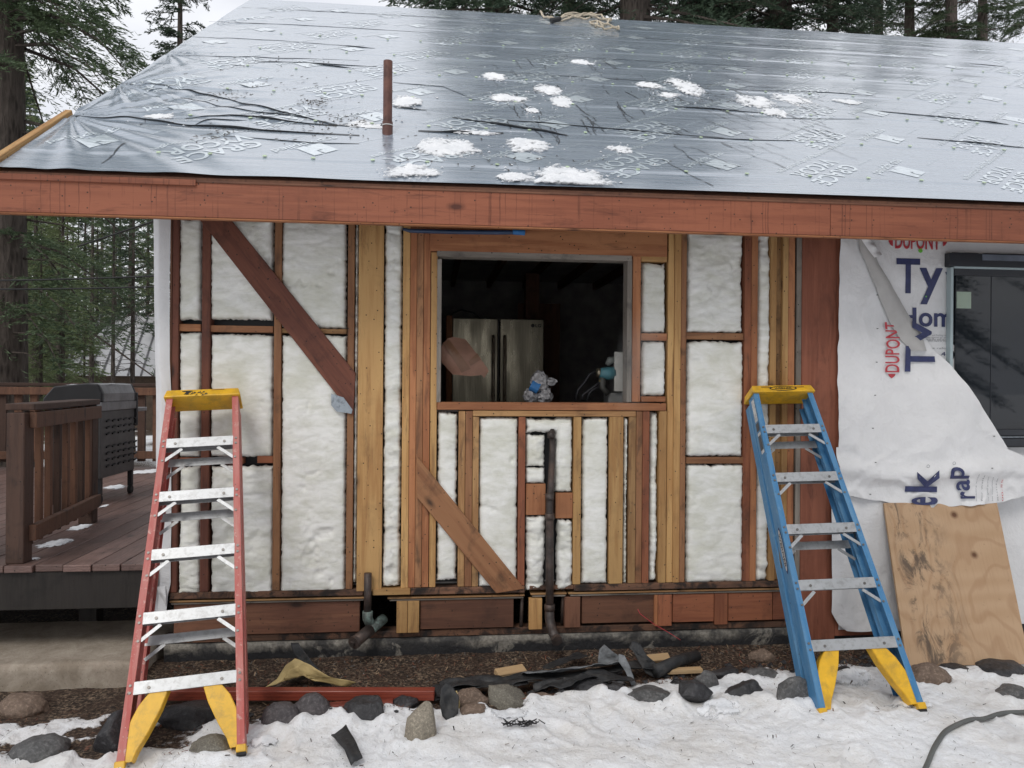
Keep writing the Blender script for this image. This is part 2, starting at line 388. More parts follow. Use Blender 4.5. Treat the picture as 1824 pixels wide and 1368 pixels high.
def mk_slush():
    g = G('thin_melting_snow'); v = g.obj(); t = g.attr('thick')
    c = g.mix(g.ramp(g.noise(v, 9, 6, .7), [(.35, 0.), (.65, 1.)]), (.72, .74, .77), (.88, .89, .91))
    g.fin(c, .6, g.bump(g.noise(v, 60, 5, .7), .6, .012), spec=.4)
    e = g.math('ADD', t, g.math('MULTIPLY', g.math('SUBTRACT', g.noise(v, 42, 6, .75), .5), 1.1))
    f = g.ramp(e, [(.10, 0.), (.62, 1.)])
    tr = g.n('ShaderNodeBsdfTransparent'); ms = g.n('ShaderNodeMixShader'); g.l(f, ms.inputs[0]); g.l(tr.outputs[0], ms.inputs[1]); g.l(g.b.outputs[0], ms.inputs[2]); g.l(ms.outputs[0], g.out.inputs[0]); return g.m
MT['slush'] = mk_slush()

# ------------------------------------------------------------------ THE HOUSE
house = empty('house', (0, 0, 0), 'wooden house with stripped stud wall, white insulation and grey wrapped roof', 'house')

def board(name, c, w, t, l, mat, axis='Z', parent=None, tilt=0.0, bevel=0.0025):
    """a timber: local Z = length, local X = width, local Y = thickness; axis says which world axis the length follows"""
    m = MB().box((0, 0, 0), (w, t, l))
    o = m.build(name, MT[mat], parent if parent is not None else house, bevel=bevel)
    R = {'Z': Matrix.Identity(3), 'X': Matrix(((0, 0, 1), (0, 1, 0), (-1, 0, 0))), 'Y': Matrix(((1, 0, 0), (0, 0, 1), (0, -1, 0)))}[axis]
    if tilt: R = Matrix.Rotation(tilt, 3, 'Y') @ R
    o.matrix_local = Matrix.Translation(c) @ R.to_4x4()
    return o
STUD_D = 0.089
TOP = 2.70
_rs = random.Random(4)
def stud(x0, x1, y0, y1, mat, yf=0.0, d=STUD_D, name='stud'):
    """vertical timber from photo columns x0..x1 and rows y0..y1 ('T' = up behind the fascia, 'B' = down to the plate)"""
    a = y0 if y0 != 'T' else 400; b = y1 if y1 != 'B' else 1050
    ym = (a+b)/2; xm = (x0+x1)/2
    X0, X1 = wy(x0, ym, yf).x, wy(x1, ym, yf).x
    Z1 = TOP if y0 == 'T' else wy(xm, y0, yf).z
    Z0 = 0.4005 if y1 == 'B' else wy(xm, y1, yf).z
    yf = yf + _rs.uniform(-0.003, 0.003)
    return board(name, ((X0+X1)/2, yf+d/2, (Z0+Z1)/2), X1-X0-0.0012, d, Z1-Z0, mat)
def rail(x0, x1, y0, y1, mat, yf=0.0, d=STUD_D, name='blocking'):
    xm, ym = (x0+x1)/2, (y0+y1)/2
    X0, X1 = wy(x0, ym, yf).x, wy(x1, ym, yf).x; Z1, Z0 = wy(xm, y0, yf).z, wy(xm, y1, yf).z
    yf = yf + _rs.uniform(-0.003, 0.003)
    return board(name, ((X0+X1)/2, yf+d/2, (Z0+Z1)/2), Z1-Z0-0.001, d, X1-X0-0.0015, mat, 'X')

# studs, full height, from the left corner to the plywood
for a in ((301, 305, 'rim'), (305.5, 317, 'redd'), (358, 373, 'redd'), (487, 500, 'brown'), (618, 630, 'brown'), (716, 729, 'tan'), (729, 741, 'redl'),
          (741, 753, 'brown'), (753, 765.5, 'redl'), (1200, 1212, 'tan'), (1212, 1222, 'brown'), (1325, 1337, 'red'), (1337, 1348.5, 'redl'),
          (1371, 1382, 'tan'), (1392.5, 1403, 'tan'), (1403, 1415, 'redl'), (1418, 1428, 'greyw')):
    stud(a[0], a[1], 'T', 'B', a[2], 0.004 if a[0] in (753,) else 0.0)
stud(1382, 1392.5, 'T', 'B', 'tand', 0.022); stud(1415, 1418, 'T', 'B', 'rim', 0.02)
stud(637, 682, 'T', 1053, 'tan', 0.0, 0.045, 'wide_stud')
# window framing
rail(765.5, 1189, 396, 452.5, 'redl', -0.004, name='header')
rail(765.5, 1200, 380, 395.5, 'tand', 0.0, name='top_plate')
stud(766, 778, 449, 'B', 'tan', 0.002); stud(1189, 1200, 403, 'B', 'tan', 0.001)
stud(1126.5, 1141.5, 456, 716, 'redl', 0.0)
rail(1142, 1188.5, 455, 466, 'tan'); rail(1142, 1188.5, 593.5, 606.5, 'redl', 0.008); rail(1142, 1186, 706, 716, 'redl', 0.002)
rail(778.5, 1187, 717, 731, 'redl', -0.006, 0.105, 'window_sill')
rail(842, 1133, 731.5, 742, 'tand', 0.001)
# weathered strip round the opening
rail(778, 1126, 450.5, 460.5, 'greyw', -0.006, 0.10, 'opening_trim')
stud(778, 786.2, 461, 716.5, 'greyw', -0.006, 0.10, 'opening_trim'); stud(1117, 1126, 461, 716.5, 'greyw', -0.006, 0.10, 'opening_trim')
# cripples below the window
for a in ((816, 828, 732, 'tand'), (828.2, 841, 732, 'brown'), (841.2, 852.5, 742.5, 'tand'), (923, 935.5, 742.5, 'red'), (1021, 1035, 742.5, 'tan'),
          (1119.5, 1132.5, 742.5, 'tand'), (1132.8, 1143.8, 732, 'brown'), (1144, 1156.5, 732, 'red'), (1173.5, 1187, 732, 'tan')):
    stud(a[0], a[1], a[2], 'B', a[3])
stud(1085, 1110, 742.5, 'B', 'tan', -0.002, 0.04)
for a in ((937, 972, 862, 917.5), (989.5, 1020.5, 878, 923.5)): 
    xm, ym = (a[0]+a[1])/2, (a[2]+a[3])/2
    X0, X1 = wy(a[0], ym, 0.01).x, wy(a[1], ym, 0.01).x; Z1, Z0 = wy(xm, a[2], 0.01).z, wy(xm, a[3], 0.01).z
    board('blocking', ((X0+X1)/2, 0.03, (Z0+Z1)/2), X1-X0, 0.038, Z1-Z0, 'redl')
# fire blocks between the studs
for a in ((317, 358, 577, 590, 'redl'), (373, 487, 580, 592, 'brown'), (500, 618, 585, 594, 'tand'), (317, 358, 815, 826, 'red'), (373, 433, 815, 827, 'red'), (458, 487, 812, 825, 'red'),
          (1222, 1325, 592.5, 605, 'brown'), (1222, 1325, 814, 826, 'brown')):
    rail(a[0], a[1], a[2], a[3], a[4], 0.018 if a[0] != 1222 else 0.012, 0.07)
# diagonal braces let into the studs
def brace(p, mat):
    P = [wy(x, y, -0.016) for x, y in p]
    a, b = (P[0]+P[3])/2, (P[1]+P[2])/2
    w = ((P[0]-P[3]).cross((b-a).normalized())).length
    d = b-a; ang = math.atan2(d.x, d.z)
    m = MB(); o_ = (a+b)/2; Rm = Matrix.Rotation(ang, 3, 'Y'); Ri = Rm.transposed()
    loc = [Ri @ (q-o_) for q in P]
    m.prism([(q.x, q.z) for q in loc], lambda x, z, t: (x, t, z), 0.0, 0.030)
    o = m.build('brace', MT[mat], house, bevel=0.002); o.matrix_local = Matrix.Translation(o_) @ Rm.to_4x4()
brace([(402, 380), (633, 664), (629, 741), (347, 380)], 'redd')
brace([(742, 812), (934, 1049), (884, 1057), (743, 886)], 'brown')
pl = wy(606, 716, -0.008); mp_ = MB().prism([(590, 701), (612, 708), (628, 730), (626, 737), (600, 733), (590, 722)], lambda a, b, t: wy(a, b, t), -0.021, -0.017)
mp_.build('nail_plate', MT['steel'], house)
# plates and rim below
def span(x0, x1, z0, z1, mat, yf, d, name): 
    X0, X1 = wy(x0, 1060, yf).x, wy(x1, 1060, yf).x
    return board(name, ((X0+X1)/2, yf+d/2, (z0+z1)/2), z1-z0-0.0015, d, X1-X0-0.002, mat, 'X')
span(301, 647, 0.362, 0.400, 'sooty', 0.0, 0.089, 'sill_plate'); span(663, 731, 0.364, 0.400, 'tan', -0.012, 0.08, 'sill_plate')
span(731, 935, 0.360, 0.400, 'sooty', -0.004, 0.089, 'sill_plate'); span(943, 1022, 0.374, 0.3985, 'sooty', 0.0, 0.089, 'sill_plate')
span(1022, 1430, 0.362, 0.400, 'sooty', -0.002, 0.089, 'sill_plate')
for a, b, dz in ((301, 650, 0), (690, 935, -0.006), (945, 1010, 0), (1012, 1430, 0)):
    span(a, b, 0.342+dz, 0.354+dz, 'tand', 0.004, 0.09, 'subfloor_edge'); span(a+3, b-2, 0.329+dz, 0.340+dz, 'greyw', 0.010, 0.09, 'subfloor_edge')
def rimb(x0, x1, z0, z1, mat, yf, name='rim_board', ax='X', d=0.038):
    X0, X1 = wy(x0, 1100, yf).x, wy(x1, 1100, yf).x
    if ax == 'X': return board(name, ((X0+X1)/2, yf+d/2, (z0+z1)/2), z1-z0, d, X1-X0-0.002, mat, 'X')
    return board(name, ((X0+X1)/2, yf+d/2, (z0+z1)/2), X1-X0-0.002, d, z1-z0, mat, 'Z')
rimb(309, 641, 0.150, 0.326, 'rim', 0.025); rimb(748, 915, 0.155, 0.322, 'rim', 0.020); rimb(1036, 1165, 0.162, 0.326, 'rim', 0.03)
rimb(1198, 1272, 0.158, 0.326, 'red', 0.02); rimb(1297, 1376, 0.158, 0.326, 'red', 0.02); rimb(1376.5, 1429, 0.158, 0.326, 'red', 0.022)
for a, b, m_ in ((706, 726, 'tan'), (726, 747, 'tan'), (942, 966, 'tan'), (1005, 1034, 'rim'), (1165.5, 1172, 'redl'), (1172, 1197, 'red'), (1272.5, 1296.5, 'red')):
    rimb(a, b, 0.145 if a < 1100 else 0.14, 0.325 if a < 1100 else 0.326, m_, -0.006 if a in (706, 726, 942) else 0.012, 'blocking', 'Z')
rimb(290, 1430, 0.108, 0.146, 'sooty', 0.035, 'mud_sill', d=0.09)
fo = MB()
nx, nz = 420, 22
xs = np.linspace(-1.47, 8.0, nx); zs = np.linspace(-0.25, 0.106, nz); XX, ZZ = np.meshgrid(xs, zs)
YY = 0.03 + 0.012*fbm(XX*4, ZZ*4, 0.3, 5) + 0.02*np.clip((ZZ-0.09)/0.02, 0, 1)
raw('foundation_wall', np.stack([XX, YY, ZZ], -1).reshape(-1, 3), grid_faces(nx, nz), MT['found'], house, True)
raw('foundation_ledge', [(-1.47, 0.04, 0.105), (8, 0.04, 0.105), (8, 0.25, 0.105), (-1.47, 0.25, 0.105)], [(0, 1, 2, 3)], MT['black'], house)
# top plates and the wall's inner lining (with the window hole) and inner shell
Xl, Xr = wy(778, 590).x, wy(1126, 590).x
def liner(a, b): 
    MB().box2(a, b).build('wall_lining', MT['dark'], house)
liner((-1.44, 0.0895, 0.40), (Xl, 0.102, 2.75)); liner((Xr, 0.0895, 0.40), (2.47, 0.102, 2.75)); liner((Xl, 0.0895, 0.40), (Xr, 0.102, 1.415)); liner((Xl, 0.0895, 2.33), (Xr, 0.102, 2.75))
def paper(a, b): MB().box2((a[0], .0880, a[1]), (b[0], .0892, b[1])).build('gap_shade_sheet', MT['black'], house)  # black sheet behind the batts, painting the shade of the gaps
paper((-1.43, 0.41), (Xl-.004, 2.68)); paper((Xr+.004, 0.41), (2.46, 2.68)); paper((Xl, 0.41), (Xr, 1.405)); paper((Xl, 2.34), (Xr, 2.68))
liner((2.47, 0.0895, 0.15), (8.0, 0.102, 2.75))
liner((-1.438, 0.12, 0.0), (-1.40, 9.1, 2.68)); liner((7.9, 0.12, 0.0), (7.95, 9.1, 2.68)); liner((-1.40, 4.6, 0.0), (3.3, 4.65, 2.78)); liner((5.6, 4.6, 0.0), (7.9, 4.65, 2.78)); liner((3.3, 4.6, 0.0), (5.6, 4.65, 0.9))  # opening left in the back wall, added out of view to let daylight in
MB().box2((-1.40, 0.103, 0.40), (7.9, 4.6, 0.445)).build('interior_floor', MT['dark'], house)
MB().box2((-1.40, 0.103, 2.78), (7.9, 4.6, 2.80)).build('interior_ceiling', MT['dark'], house)
for k in range(7):
    board('ceiling_joist', (-0.6+0.42*k, 2.4, 2.735), 0.045, 0.085, 4.3, 'rim', 'Y').rotation_mode = 'XYZ'
board('interior_post', (1.02, 3.4, 1.6), 0.14, 0.14, 2.2, 'rim'); board('interior_post', (1.13, 3.65, 1.45), 0.45, 0.04, 1.95, 'rim')
MB().box2((2.0, 3.2, 0.45), (2.6, 3.8, 1.45)).build('interior_cabinet', MT['dark'], house, bevel=0.01)
# plywood panel right of the studs
X0, X1 = wy(1428, 780, -0.012).x, wy(1490, 780, -0.012).x
board('plywood_panel', ((X0+X1)/2, 0.0, 1.37), X1-X0, 0.012, 2.66, 'ply')
# sheathing below / behind the wrap
MB().box2((X1, -0.004, 0.06), (8.0, 0.012, 2.75)).build('wall_sheathing', MT['ply'], house)

# ------------------------------------------------------------------ insulation batts
def batt(x0, x1, y0, y1, puff=0.012, folds=0.5, seed=0, yf=0.010, ragged=0.007, res=0.008, poly=None, gap=0.0):
    xm, ym = (x0+x1)/2, (y0+y1)/2
    X0, X1 = wy(x0, ym, yf).x+0.001, wy(x1, ym, yf).x-0.001; Z1, Z0 = wy(xm, y0, yf).z, wy(xm, y1, yf).z
    nx, nz = max(8, int((X1-X0)/res)), max(8, int((Z1-Z0)/res))
    # denser towards the rim
    u = np.linspace(0, 1, nx); v = np.linspace(0, 1, nz); U, V = np.meshgrid(u, v)
    W_, H_ = X1-X0, Z1-Z0
    dx = np.minimum(U, 1-U)*W_; dz = np.minimum(V, 1-V)*H_; d = np.minimum(dx, dz)
    s = seed*3.71
    x = X0+U*W_; z = Z0+V*H_
    rim = np.exp(-d/0.012)
    jx = ragged*fbm(z*38, s, 1.0, 4)*1.8 + 0.006*fbm(z*6, s, 4.0, 2); jz = ragged*fbm(x*42, s, 2.0, 4)*2.2 + np.where(V > .5, 0.022, 0.008)*fbm(x*6, s, 5.0, 3)
    x = x + np.where(U < 0.5, np.abs(jx), -np.abs(jx))*np.exp(-dx/0.03); z = z + np.where(V < 0.5, np.abs(jz), -np.abs(jz))*np.exp(-dz/0.03)
    h = puff*(1-np.exp(-d/0.022)) - 0.03*np.exp(-d/0.005)
    h = h + folds*(0.016*fbm(x*4.5+s, z*6.0, s, 5, 0.58) + 0.005*fbm(x*14, z*34+s, s, 4))
    cr = 1-np.abs(fbm(x*3.0+s, z*6.0, s+9, 3)); h = h - folds*0.007*np.clip((cr-0.84)/0.16, 0, 1)
    h = h + 0.004*fbm(x*40, z*70, s, 4, .65)
    h = h - folds*.030*np.clip(fbm(x*2.6+s*1.7, z*2.2, s+3, 3)-.18, 0, 1) - .012*np.clip((fbm(x*9, z*7, s+5, 4)-.34)/.2, 0, 1)
    y = yf - h
    rimq = np.exp(-d/0.007)
    o = raw('insulation_batt', np.stack([x, y, z], -1).reshape(-1, 3), grid_faces(nx, nz), MT['batt'], house, True, {'edge': np.clip(rimq, 0, 1)})
    # fuzzy torn fibres along the rim
    return o
B = [ (317, 359, 386, 571, 0.7), (317, 359, 591, 815, 0.6), (316, 359, 828, 1060, 1.3), (373, 487, 386, 570, 0.9), (373, 487, 594, 815, 0.55), (373, 488, 828, 1061, 1.0),
      (500, 618, 388, 585, 0.6), (499, 617, 595, 1058, 0.45), (629, 638, 395, 1040, 0.8), (682, 716, 396, 1047, 1.2), (778, 815, 733, 1036, 0.4), (852, 923, 743, 1046, 0.35),
      (936, 1021, 743, 772, 1.2), (936, 972, 772, 832, 0.5), (936, 972, 833, 862, 1.0), (988, 1021, 750, 878, 1.0), (936, 972, 918, 1054, 1.5), (990, 1022, 924, 1053, 1.8),
      (1036, 1084, 743, 1041, 0.35), (1110, 1119, 743, 1040, 0.8), (1157, 1173, 733, 1036, 1.0), (1143, 1187, 466, 593, 0.8), (1143, 1187, 607, 706, 0.5),
      (1223, 1325, 400, 593, 1.0), (1223, 1325, 606, 814, 0.6), (1223, 1325, 827, 1039, 0.55), (1348, 1372, 400, 1036, 0.9), (500, 560, 1000, 1058, 0.3)]
for i, b in enumerate(B[:-1]):
    batt(b[0], b[1], b[2], b[3], 0.012 + (0.012 if b[4] > 1.2 else 0), b[4]*(1. if b[4] > .75 else .62), i+1, 0.012)

# ------------------------------------------------------------------ fascia, roof
YF = -0.492
X_L = wy(-8, 330, YF).x
def fz(px, py): return wy(px, py, YF).z
zf0, zf1 = fz(912, 403), fz(912, 341)
xj = wy(1480, 390, YF).x
board('fascia_board', ((X_L+xj)/2, YF+0.019, (zf0+zf1)/2), zf1-zf0, 0.038, xj-X_L-0.003, 'fascia', 'X')
board('fascia_board', ((xj+9.0)/2, YF+0.019, (zf0+zf1)/2), zf1-zf0, 0.038, 9.0-xj, 'fascia', 'X')
xt = wy(350, 308, YF).x
board('drip_strip', ((X_L+xt)/2, YF-0.006, zf1-0.012), 0.03, 0.012, xt-X_L, 'fascia', 'X')
board('drip_strip', ((xt+9.0)/2, YF-0.003, zf1-0.004), 0.012, 0.006, 9.0-xt, 'rim', 'X')
board('fascia_underside', ((X_L+9.0)/2, YF+0.02, zf0-0.0045), 0.009, 0.034, 9.0-X_L, 'redl', 'X')
S_TOP = (4.68-RY0)*RLEN
S_BOT = (YF-0.012-RY0)*RLEN
# roof deck (boards under the membrane), far slope, rafters' tails
V = [rp(X_L, S_BOT+.004, -0.024), rp(9, S_BOT+.004, -0.024), rp(9, S_TOP, -0.024), rp(X_L, S_TOP, -0.024)]
V += [v - Vector((0, 0, 0.022)) for v in V]
zr = RZ0+RSL*(4.68-RY0)
V2 = [Vector((X_L, 4.68, zr-0.006)), Vector((9, 4.68, zr-0.006)), Vector((9, 9.9, zr-0.006-RSL*5.22)), Vector((X_L, 9.9, zr-0.006-RSL*5.22))]
V2 += [v - Vector((0, 0, 0.05)) for v in V2]
FB = [(0,1,2,3), (7,6,5,4), (0,4,5,1), (1,5,6,2), (2,6,7,3), (3,7,4,0)]
MB().add(V, FB).build('roof_deck', MT['rim'], house); MB().add(V2, FB).build('roof_deck', MT['memb'], house)
for k in range(18):
    x = -1.30+0.6096*k
    MB().prism([(-0.47, RZ0-0.065+RSL*0.0), (0.5, RZ0-0.065+RSL*0.95), (0.5, RZ0-0.20+RSL*0.95), (-0.47, RZ0-0.205)], lambda a, b, t: (t, a, b), x, x+0.04).build('rafter_tail', MT['red'], house)
MB().add([(-1.44, 0.1, 2.70), (-1.44, 4.66, 5.75), (-1.44, 9.2, 2.70), (-1.44, 0.1, 0.1), (-1.44, 9.2, 0.1)], [(0, 1, 2, 4, 3)]).build('gable_wall', MT['wrap'], house)
# rake board along the left edge
p, q = rp(X_L-0.02, S_BOT-0.01, 0.002), rp(X_L-0.02, 0.92, 0.002)
d = (q-p); ang = math.atan2(d.z, d.y)
o = MB().box((0, 0, 0), (0.038, 0.10, d.length)).build('rake_board', MT['tan'], house, bevel=0.003)
o.matrix_local = Matrix.Translation((p+q)/2 - Vector((0, 0, 0.03))) @ Matrix(((1,0,0), (0, math.sin(ang), math.cos(ang)), (0, -math.cos(ang), math.sin(ang)))).to_4x4()
# the membrane itself: one sheet with laps, tension wrinkles and small ripples
nx, ns = 640, 330
xs = np.concatenate([np.linspace(X_L+0.002, 1.0, 330), np.linspace(1.0, 9.0, 311)[1:]]); nx = len(xs)
ss = np.linspace(S_BOT, S_TOP, ns); XX, SS = np.meshgrid(xs, ss)
hh = 0.0022*fbm(XX*0.9, SS*7, 1.0, 4) + 0.004*fbm(XX*0.5, SS*1.6, 3.0, 3)
for (px, py, R_, A) in ((212, 150, 0.9, 0.011), (128, 208, 1.1, 0.012), (300, 95, 0.5, 0.006), (385, 40, 0.7, 0.005)):
    cx, cs = rf(px, py); dx, ds = XX-cx, SS-cs; r = np.hypot(dx, ds)+1e-6; an = np.arctan2(ds, dx)
    hh = hh + A*np.exp(-r/R_)*np.clip(r/0.06, 0, 1)*(np.sin(an*19+3*fbm(XX*1.2, SS*1.2, px, 2))*0.6+np.sin(an*31+2)*0.4)
for s_, k in ((0.20, 1), (0.93, 2), (1.66, 3), (2.4, 4), (3.13, 5), (3.87, 6), (4.6, 7), (5.3, 8)):
    hh = hh + 0.0035*np.clip((SS-s_-0.006*fbm(XX*1.4, k, 0, 3))/0.02, 0, 1) - 0.0035*np.clip((SS-s_)/0.73, 0, 1)
P = np.array(rp(0, 0))[None] ; RSn, RNn = np.array(RS), np.array(RN)
pts = np.zeros((ns, nx, 3)); pts[..., 0] = XX
pts += np.array([0, RY0, RZ0]) + SS[..., None]*RSn + hh[..., None]*RNn
memb = raw('roof_membrane', pts.reshape(-1, 3), grid_faces(nx, ns), MT['memb'], house, True)
NXR = nx
def hroof(x, s):
    i = int(np.clip(np.searchsorted(xs, x)-1, 0, NXR-2)); q = np.clip((s-S_BOT)/(S_TOP-S_BOT)*(ns-1), 0, ns-1.001); j = int(q); v = q-j; u = np.clip((x-xs[i])/(xs[i+1]-xs[i]), 0, 1)
    return float((hh[j, i]*(1-u)+hh[j, i+1]*u)*(1-v)+(hh[j+1, i]*(1-u)+hh[j+1, i+1]*u)*v)

# folds in the membrane: long thin laps whose lower lip stands off the sheet, gap shade put in their colour
def fold(pxs, w=0.03, h=0.014):
    w *= .62; h *= .72
    P2 = [rf(*p) for p in pxs]; pts = []
    for i in range(len(P2)-1):
        for t in np.linspace(0, 1, 14, endpoint=i == len(P2)-2):
            a, b = P2[i], P2[i+1]; pts.append((a[0]+(b[0]-a[0])*t, a[1]+(b[1]-a[1])*t))
    n = len(pts); V = []; Fc = []
    for i, (x, s) in enumerate(pts):
        t = i/(n-1); e = min(1.0, 3.2*min(t, 1-t)+0.05)*(0.8+0.35*float(vn(x*7, s*5, 1.0)))
        b = hroof(x, s)
        prof = [(w*1.6, 0.0005), (w*0.7*e, h*e*0.75), (0, h*e), (-w*0.18*e, h*e*0.92), (0.10*w, h*e*0.25), (0.35*w, 0.0005)]
        for ds, hz in prof: V.append(rp(x, s+ds, b+hz))
    k = 6
    for i in range(n-1):
        for j in range(k-1): Fc.append((i*k+j, i*k+j+1, (i+1)*k+j+1, (i+1)*k+j))
    raw('membrane_fold', V, Fc, MT['fold_shade_track'], memb, True)
for f in (([(805, 211), (900, 225), (985, 238), (1012, 243)], .035, .024), ([(745, 235), (812, 237), (850, 239), (897, 239)], .04, .026), ([(850, 211), (990, 222), (1150, 236), (1290, 247)], .02, .012),
          ([(1184, 191), (1270, 196), (1365, 203)], .02, .014), ([(1560, 199), (1680, 210), (1760, 218), (1798, 223)], .03, .02), ([(1636, 247), (1740, 256), (1824, 265)], .025, .016),
          ([(133, 209), (230, 213), (330, 222), (470, 233), (640, 242)], .03, .022), ([(215, 149), (290, 153), (370, 170), (480, 195), (590, 223), (640, 228)], .022, .015),
          ([(330, 212), (410, 207), (500, 216), (600, 226)], .026, .02), ([(330, 226), (380, 214), (440, 215)], .02, .012), ([(440, 112), (540, 113), (680, 121)], .018, .012), ([(540, 113), (633, 124)], .02, .015),
          ([(320, 174), (420, 195), (520, 208), (620, 226)], .016, .010), ([(600, 81), (668, 87)], .02, .010), ([(700, 147), (790, 155), (850, 181)], .016, .010), ([(390, 243), (560, 256), (640, 258)], .014, .009),
          ([(1230, 245), (1330, 250), (1430, 252)], .012, .008), ([(1300, 160), (1480, 166), (1560, 172)], .014, .008), ([(1730, 113), (1790, 119)], .02, .012), ([(700, 190), (760, 197)], .02, .012),
          ([(330, 66), (480, 72), (640, 84)], .012, .006), ([(372, 38), (520, 44), (800, 60)], .010, .006), ([(300, 100), (420, 102), (640, 108)], .010, .006), ([(1390, 212), (1540, 213)], .012, .007),
          ([(430, 14), (640, 24), (900, 38)], .010, .005), ([(1000, 60), (1300, 78), (1700, 100)], .010, .005), ([(900, 95), (1200, 112), (1500, 128)], .010, .005), ([(880, 128), (1150, 145), (1400, 158)], .011, .006)):
    fold(*f)
# dark wandering water tracks that run down the sheet
wt = MB(); rr = random.Random(8)
starts = [(rr.uniform(870, 1330), rr.uniform(95, 230)) for _ in range(64)] + [(rr.uniform(1170, 1480), rr.uniform(150, 260)) for _ in range(34)] + [(rr.uniform(540, 760), rr.uniform(240, 290)) for _ in range(0)] + [(rr.uniform(200, 420), rr.uniform(190, 270)) for _ in range(2)] \
    + [(1230, 262), (1305, 255), (1180, 285), (1275, 195), (1400, 180), (1250, 290)]
for (px, py) in starts:
    x, s = rf(px, py); n = rr.randint(4, 13); lean = rr.gauss(0.05, 0.09) + (0.28 if px > 1150 else 0); w = rr.uniform(0.0016, 0.0036)
    left = []; right = []
    for k in range(n):
        if s < S_BOT+0.03: break
        h = hroof(x, s)+0.003; ww = w*rr.uniform(0.4, 1.5)
        left.append(rp(x-ww, s, h)); right.append(rp(x+ww, s, h))
        x += lean*0.05 + rr.gauss(0, 0.006); s -= rr.uniform(0.02, 0.055)
    k = len(left)
    if k > 1: wt.add(left+right, [(i, i+1, k+i+1, k+i) for i in range(k-1)])
o = wt.build('water_track', MT['fold_shade_track'], memb); o['kind'] = 'stuff'

# ------------------------------------------------------------------ printed lettering
def text_geo(s, size=1.0, bold=0.0, sx=1.0, spacing=1.0):
    cu = bpy.data.curves.new('t', 'FONT'); cu.body = s; cu.size = size; cu.offset = bold; cu.resolution_u = 4; cu.space_character = spacing
    ob = bpy.data.objects.new('t', cu); COL.objects.link(ob); bpy.context.view_layer.update()
    me = bpy.data.meshes.new_from_object(ob.evaluated_get(bpy.context.evaluated_depsgraph_get()))
    V = [(v.co.x*sx, v.co.y) for v in me.vertices]; Fc = [tuple(p.vertices) for p in me.polygons]
    bpy.data.objects.remove(ob); bpy.data.curves.remove(cu); bpy.data.meshes.remove(me)
    return V, Fc
def norm_text(s, w, h, **k):
    """text scaled into a w x h box, origin lower left"""
    V, Fc = text_geo(s, **k); xs_ = [v[0] for v in V]; ys_ = [v[1] for v in V]
    x0, x1, y0, y1 = min(xs_), max(xs_), min(ys_), max(ys_)
    return [((a-x0)/(x1-x0)*w, (b-y0)/(y1-y0)*h) for a, b in V], Fc
GR = norm_text('GRACE', 0.50, 0.11, bold=0.022); VY = norm_text('VYCOR', 0.50, 0.11, bold=0.022)
AT = norm_text('applied technologies', 0.52, 0.055, bold=.012); GC = norm_text('gcp applied', 0.44, 0.085, bold=.015); SM = norm_text('technologies', 0.22, 0.022)
pr = MB(); C45 = math.sqrt(0.5)
def place(T, x, s, ox, oy):
    V, Fc = T; out = []
    for a, b in V:
        a2, b2 = a+ox, b+oy; X_ = x - C45*a2 + C45*b2; S_ = s - C45*a2 - C45*b2
        out.append((X_, S_))
    if min(p[1] for p in out) < S_BOT+0.01 or max(p[1] for p in out) > S_TOP-0.05 or min(p[0] for p in out) < X_L+0.05: return
    pr.add([rp(p[0], p[1], 0.0022+hroof(*p)) for p in out], Fc)
def diamond(x, s):
    D = [(-0.12, 0), (0, -0.12), (0.045, -0.075), (0.0, -0.03), (0.018, -0.012), (-0.012, 0.018), (-0.035, -0.005), (-0.080, 0.04)], [(0.12, 0), (0, 0.12), (-0.070, 0.05), (-0.025, 0.005), (-0.002, 0.028), (0.035, -0.010), (0.012, -0.03), (0.055, -0.065)]
    for poly in D:
        o_ = [(x+a*.95, s+b*.95) for a, b in poly]
        if min(q[1] for q in o_) < S_BOT+0.01 or max(q[1] for q in o_) > S_TOP or min(q[0] for q in o_) < X_L+.03: continue
        pr.add([rp(q[0], q[1], 0.0022+hroof(*q)) for q in o_], [(0, 1, 2, 3), (0, 3, 4, 5), (0, 5, 6, 7)])
xa, sa = rf(1464, 282)
for j in range(-1, 9):
    for i in range(-6, 8):
        x = xa + 1.15*i + 0.27*j - (1.15 if j > 5 else 0); s = sa + 0.735*j
        place(VY, x, s, 0, 0); place(GR, x, s, 0.02, 0.135); place(AT, x, s, 0.0, -0.085)
        place(AT, x+0.03, s-0.33, 0.0, 0.0); place(SM, x+0.80, s+0.10, 0.0, 0.0); place(GC, x+0.49, s+0.06, 0, 0); place(SM, x+0.36, s+0.02, 0.0, -0.04); diamond(x+0.44, s-0.22)
o = pr.build('printed_lettering', MT['print'], memb); o['kind'] = 'stuff'
cn = MB()
for s_ in (0.20, 0.93, 1.66, 2.4, 3.13, 3.87):
    x = X_L+0.3
    while x < 8:
        x += rr.uniform(0.25, 0.42); h = hroof(x, s_+0.03)+0.004
        cn.tube([rp(x, s_+0.035, h), rp(x, s_+0.035, h+0.003)], 0.012, 8)
o = cn.build('cap_nail', simple('pale_green_cap', (0.50, 0.62, 0.42), 0.5), memb); o['kind'] = 'stuff'

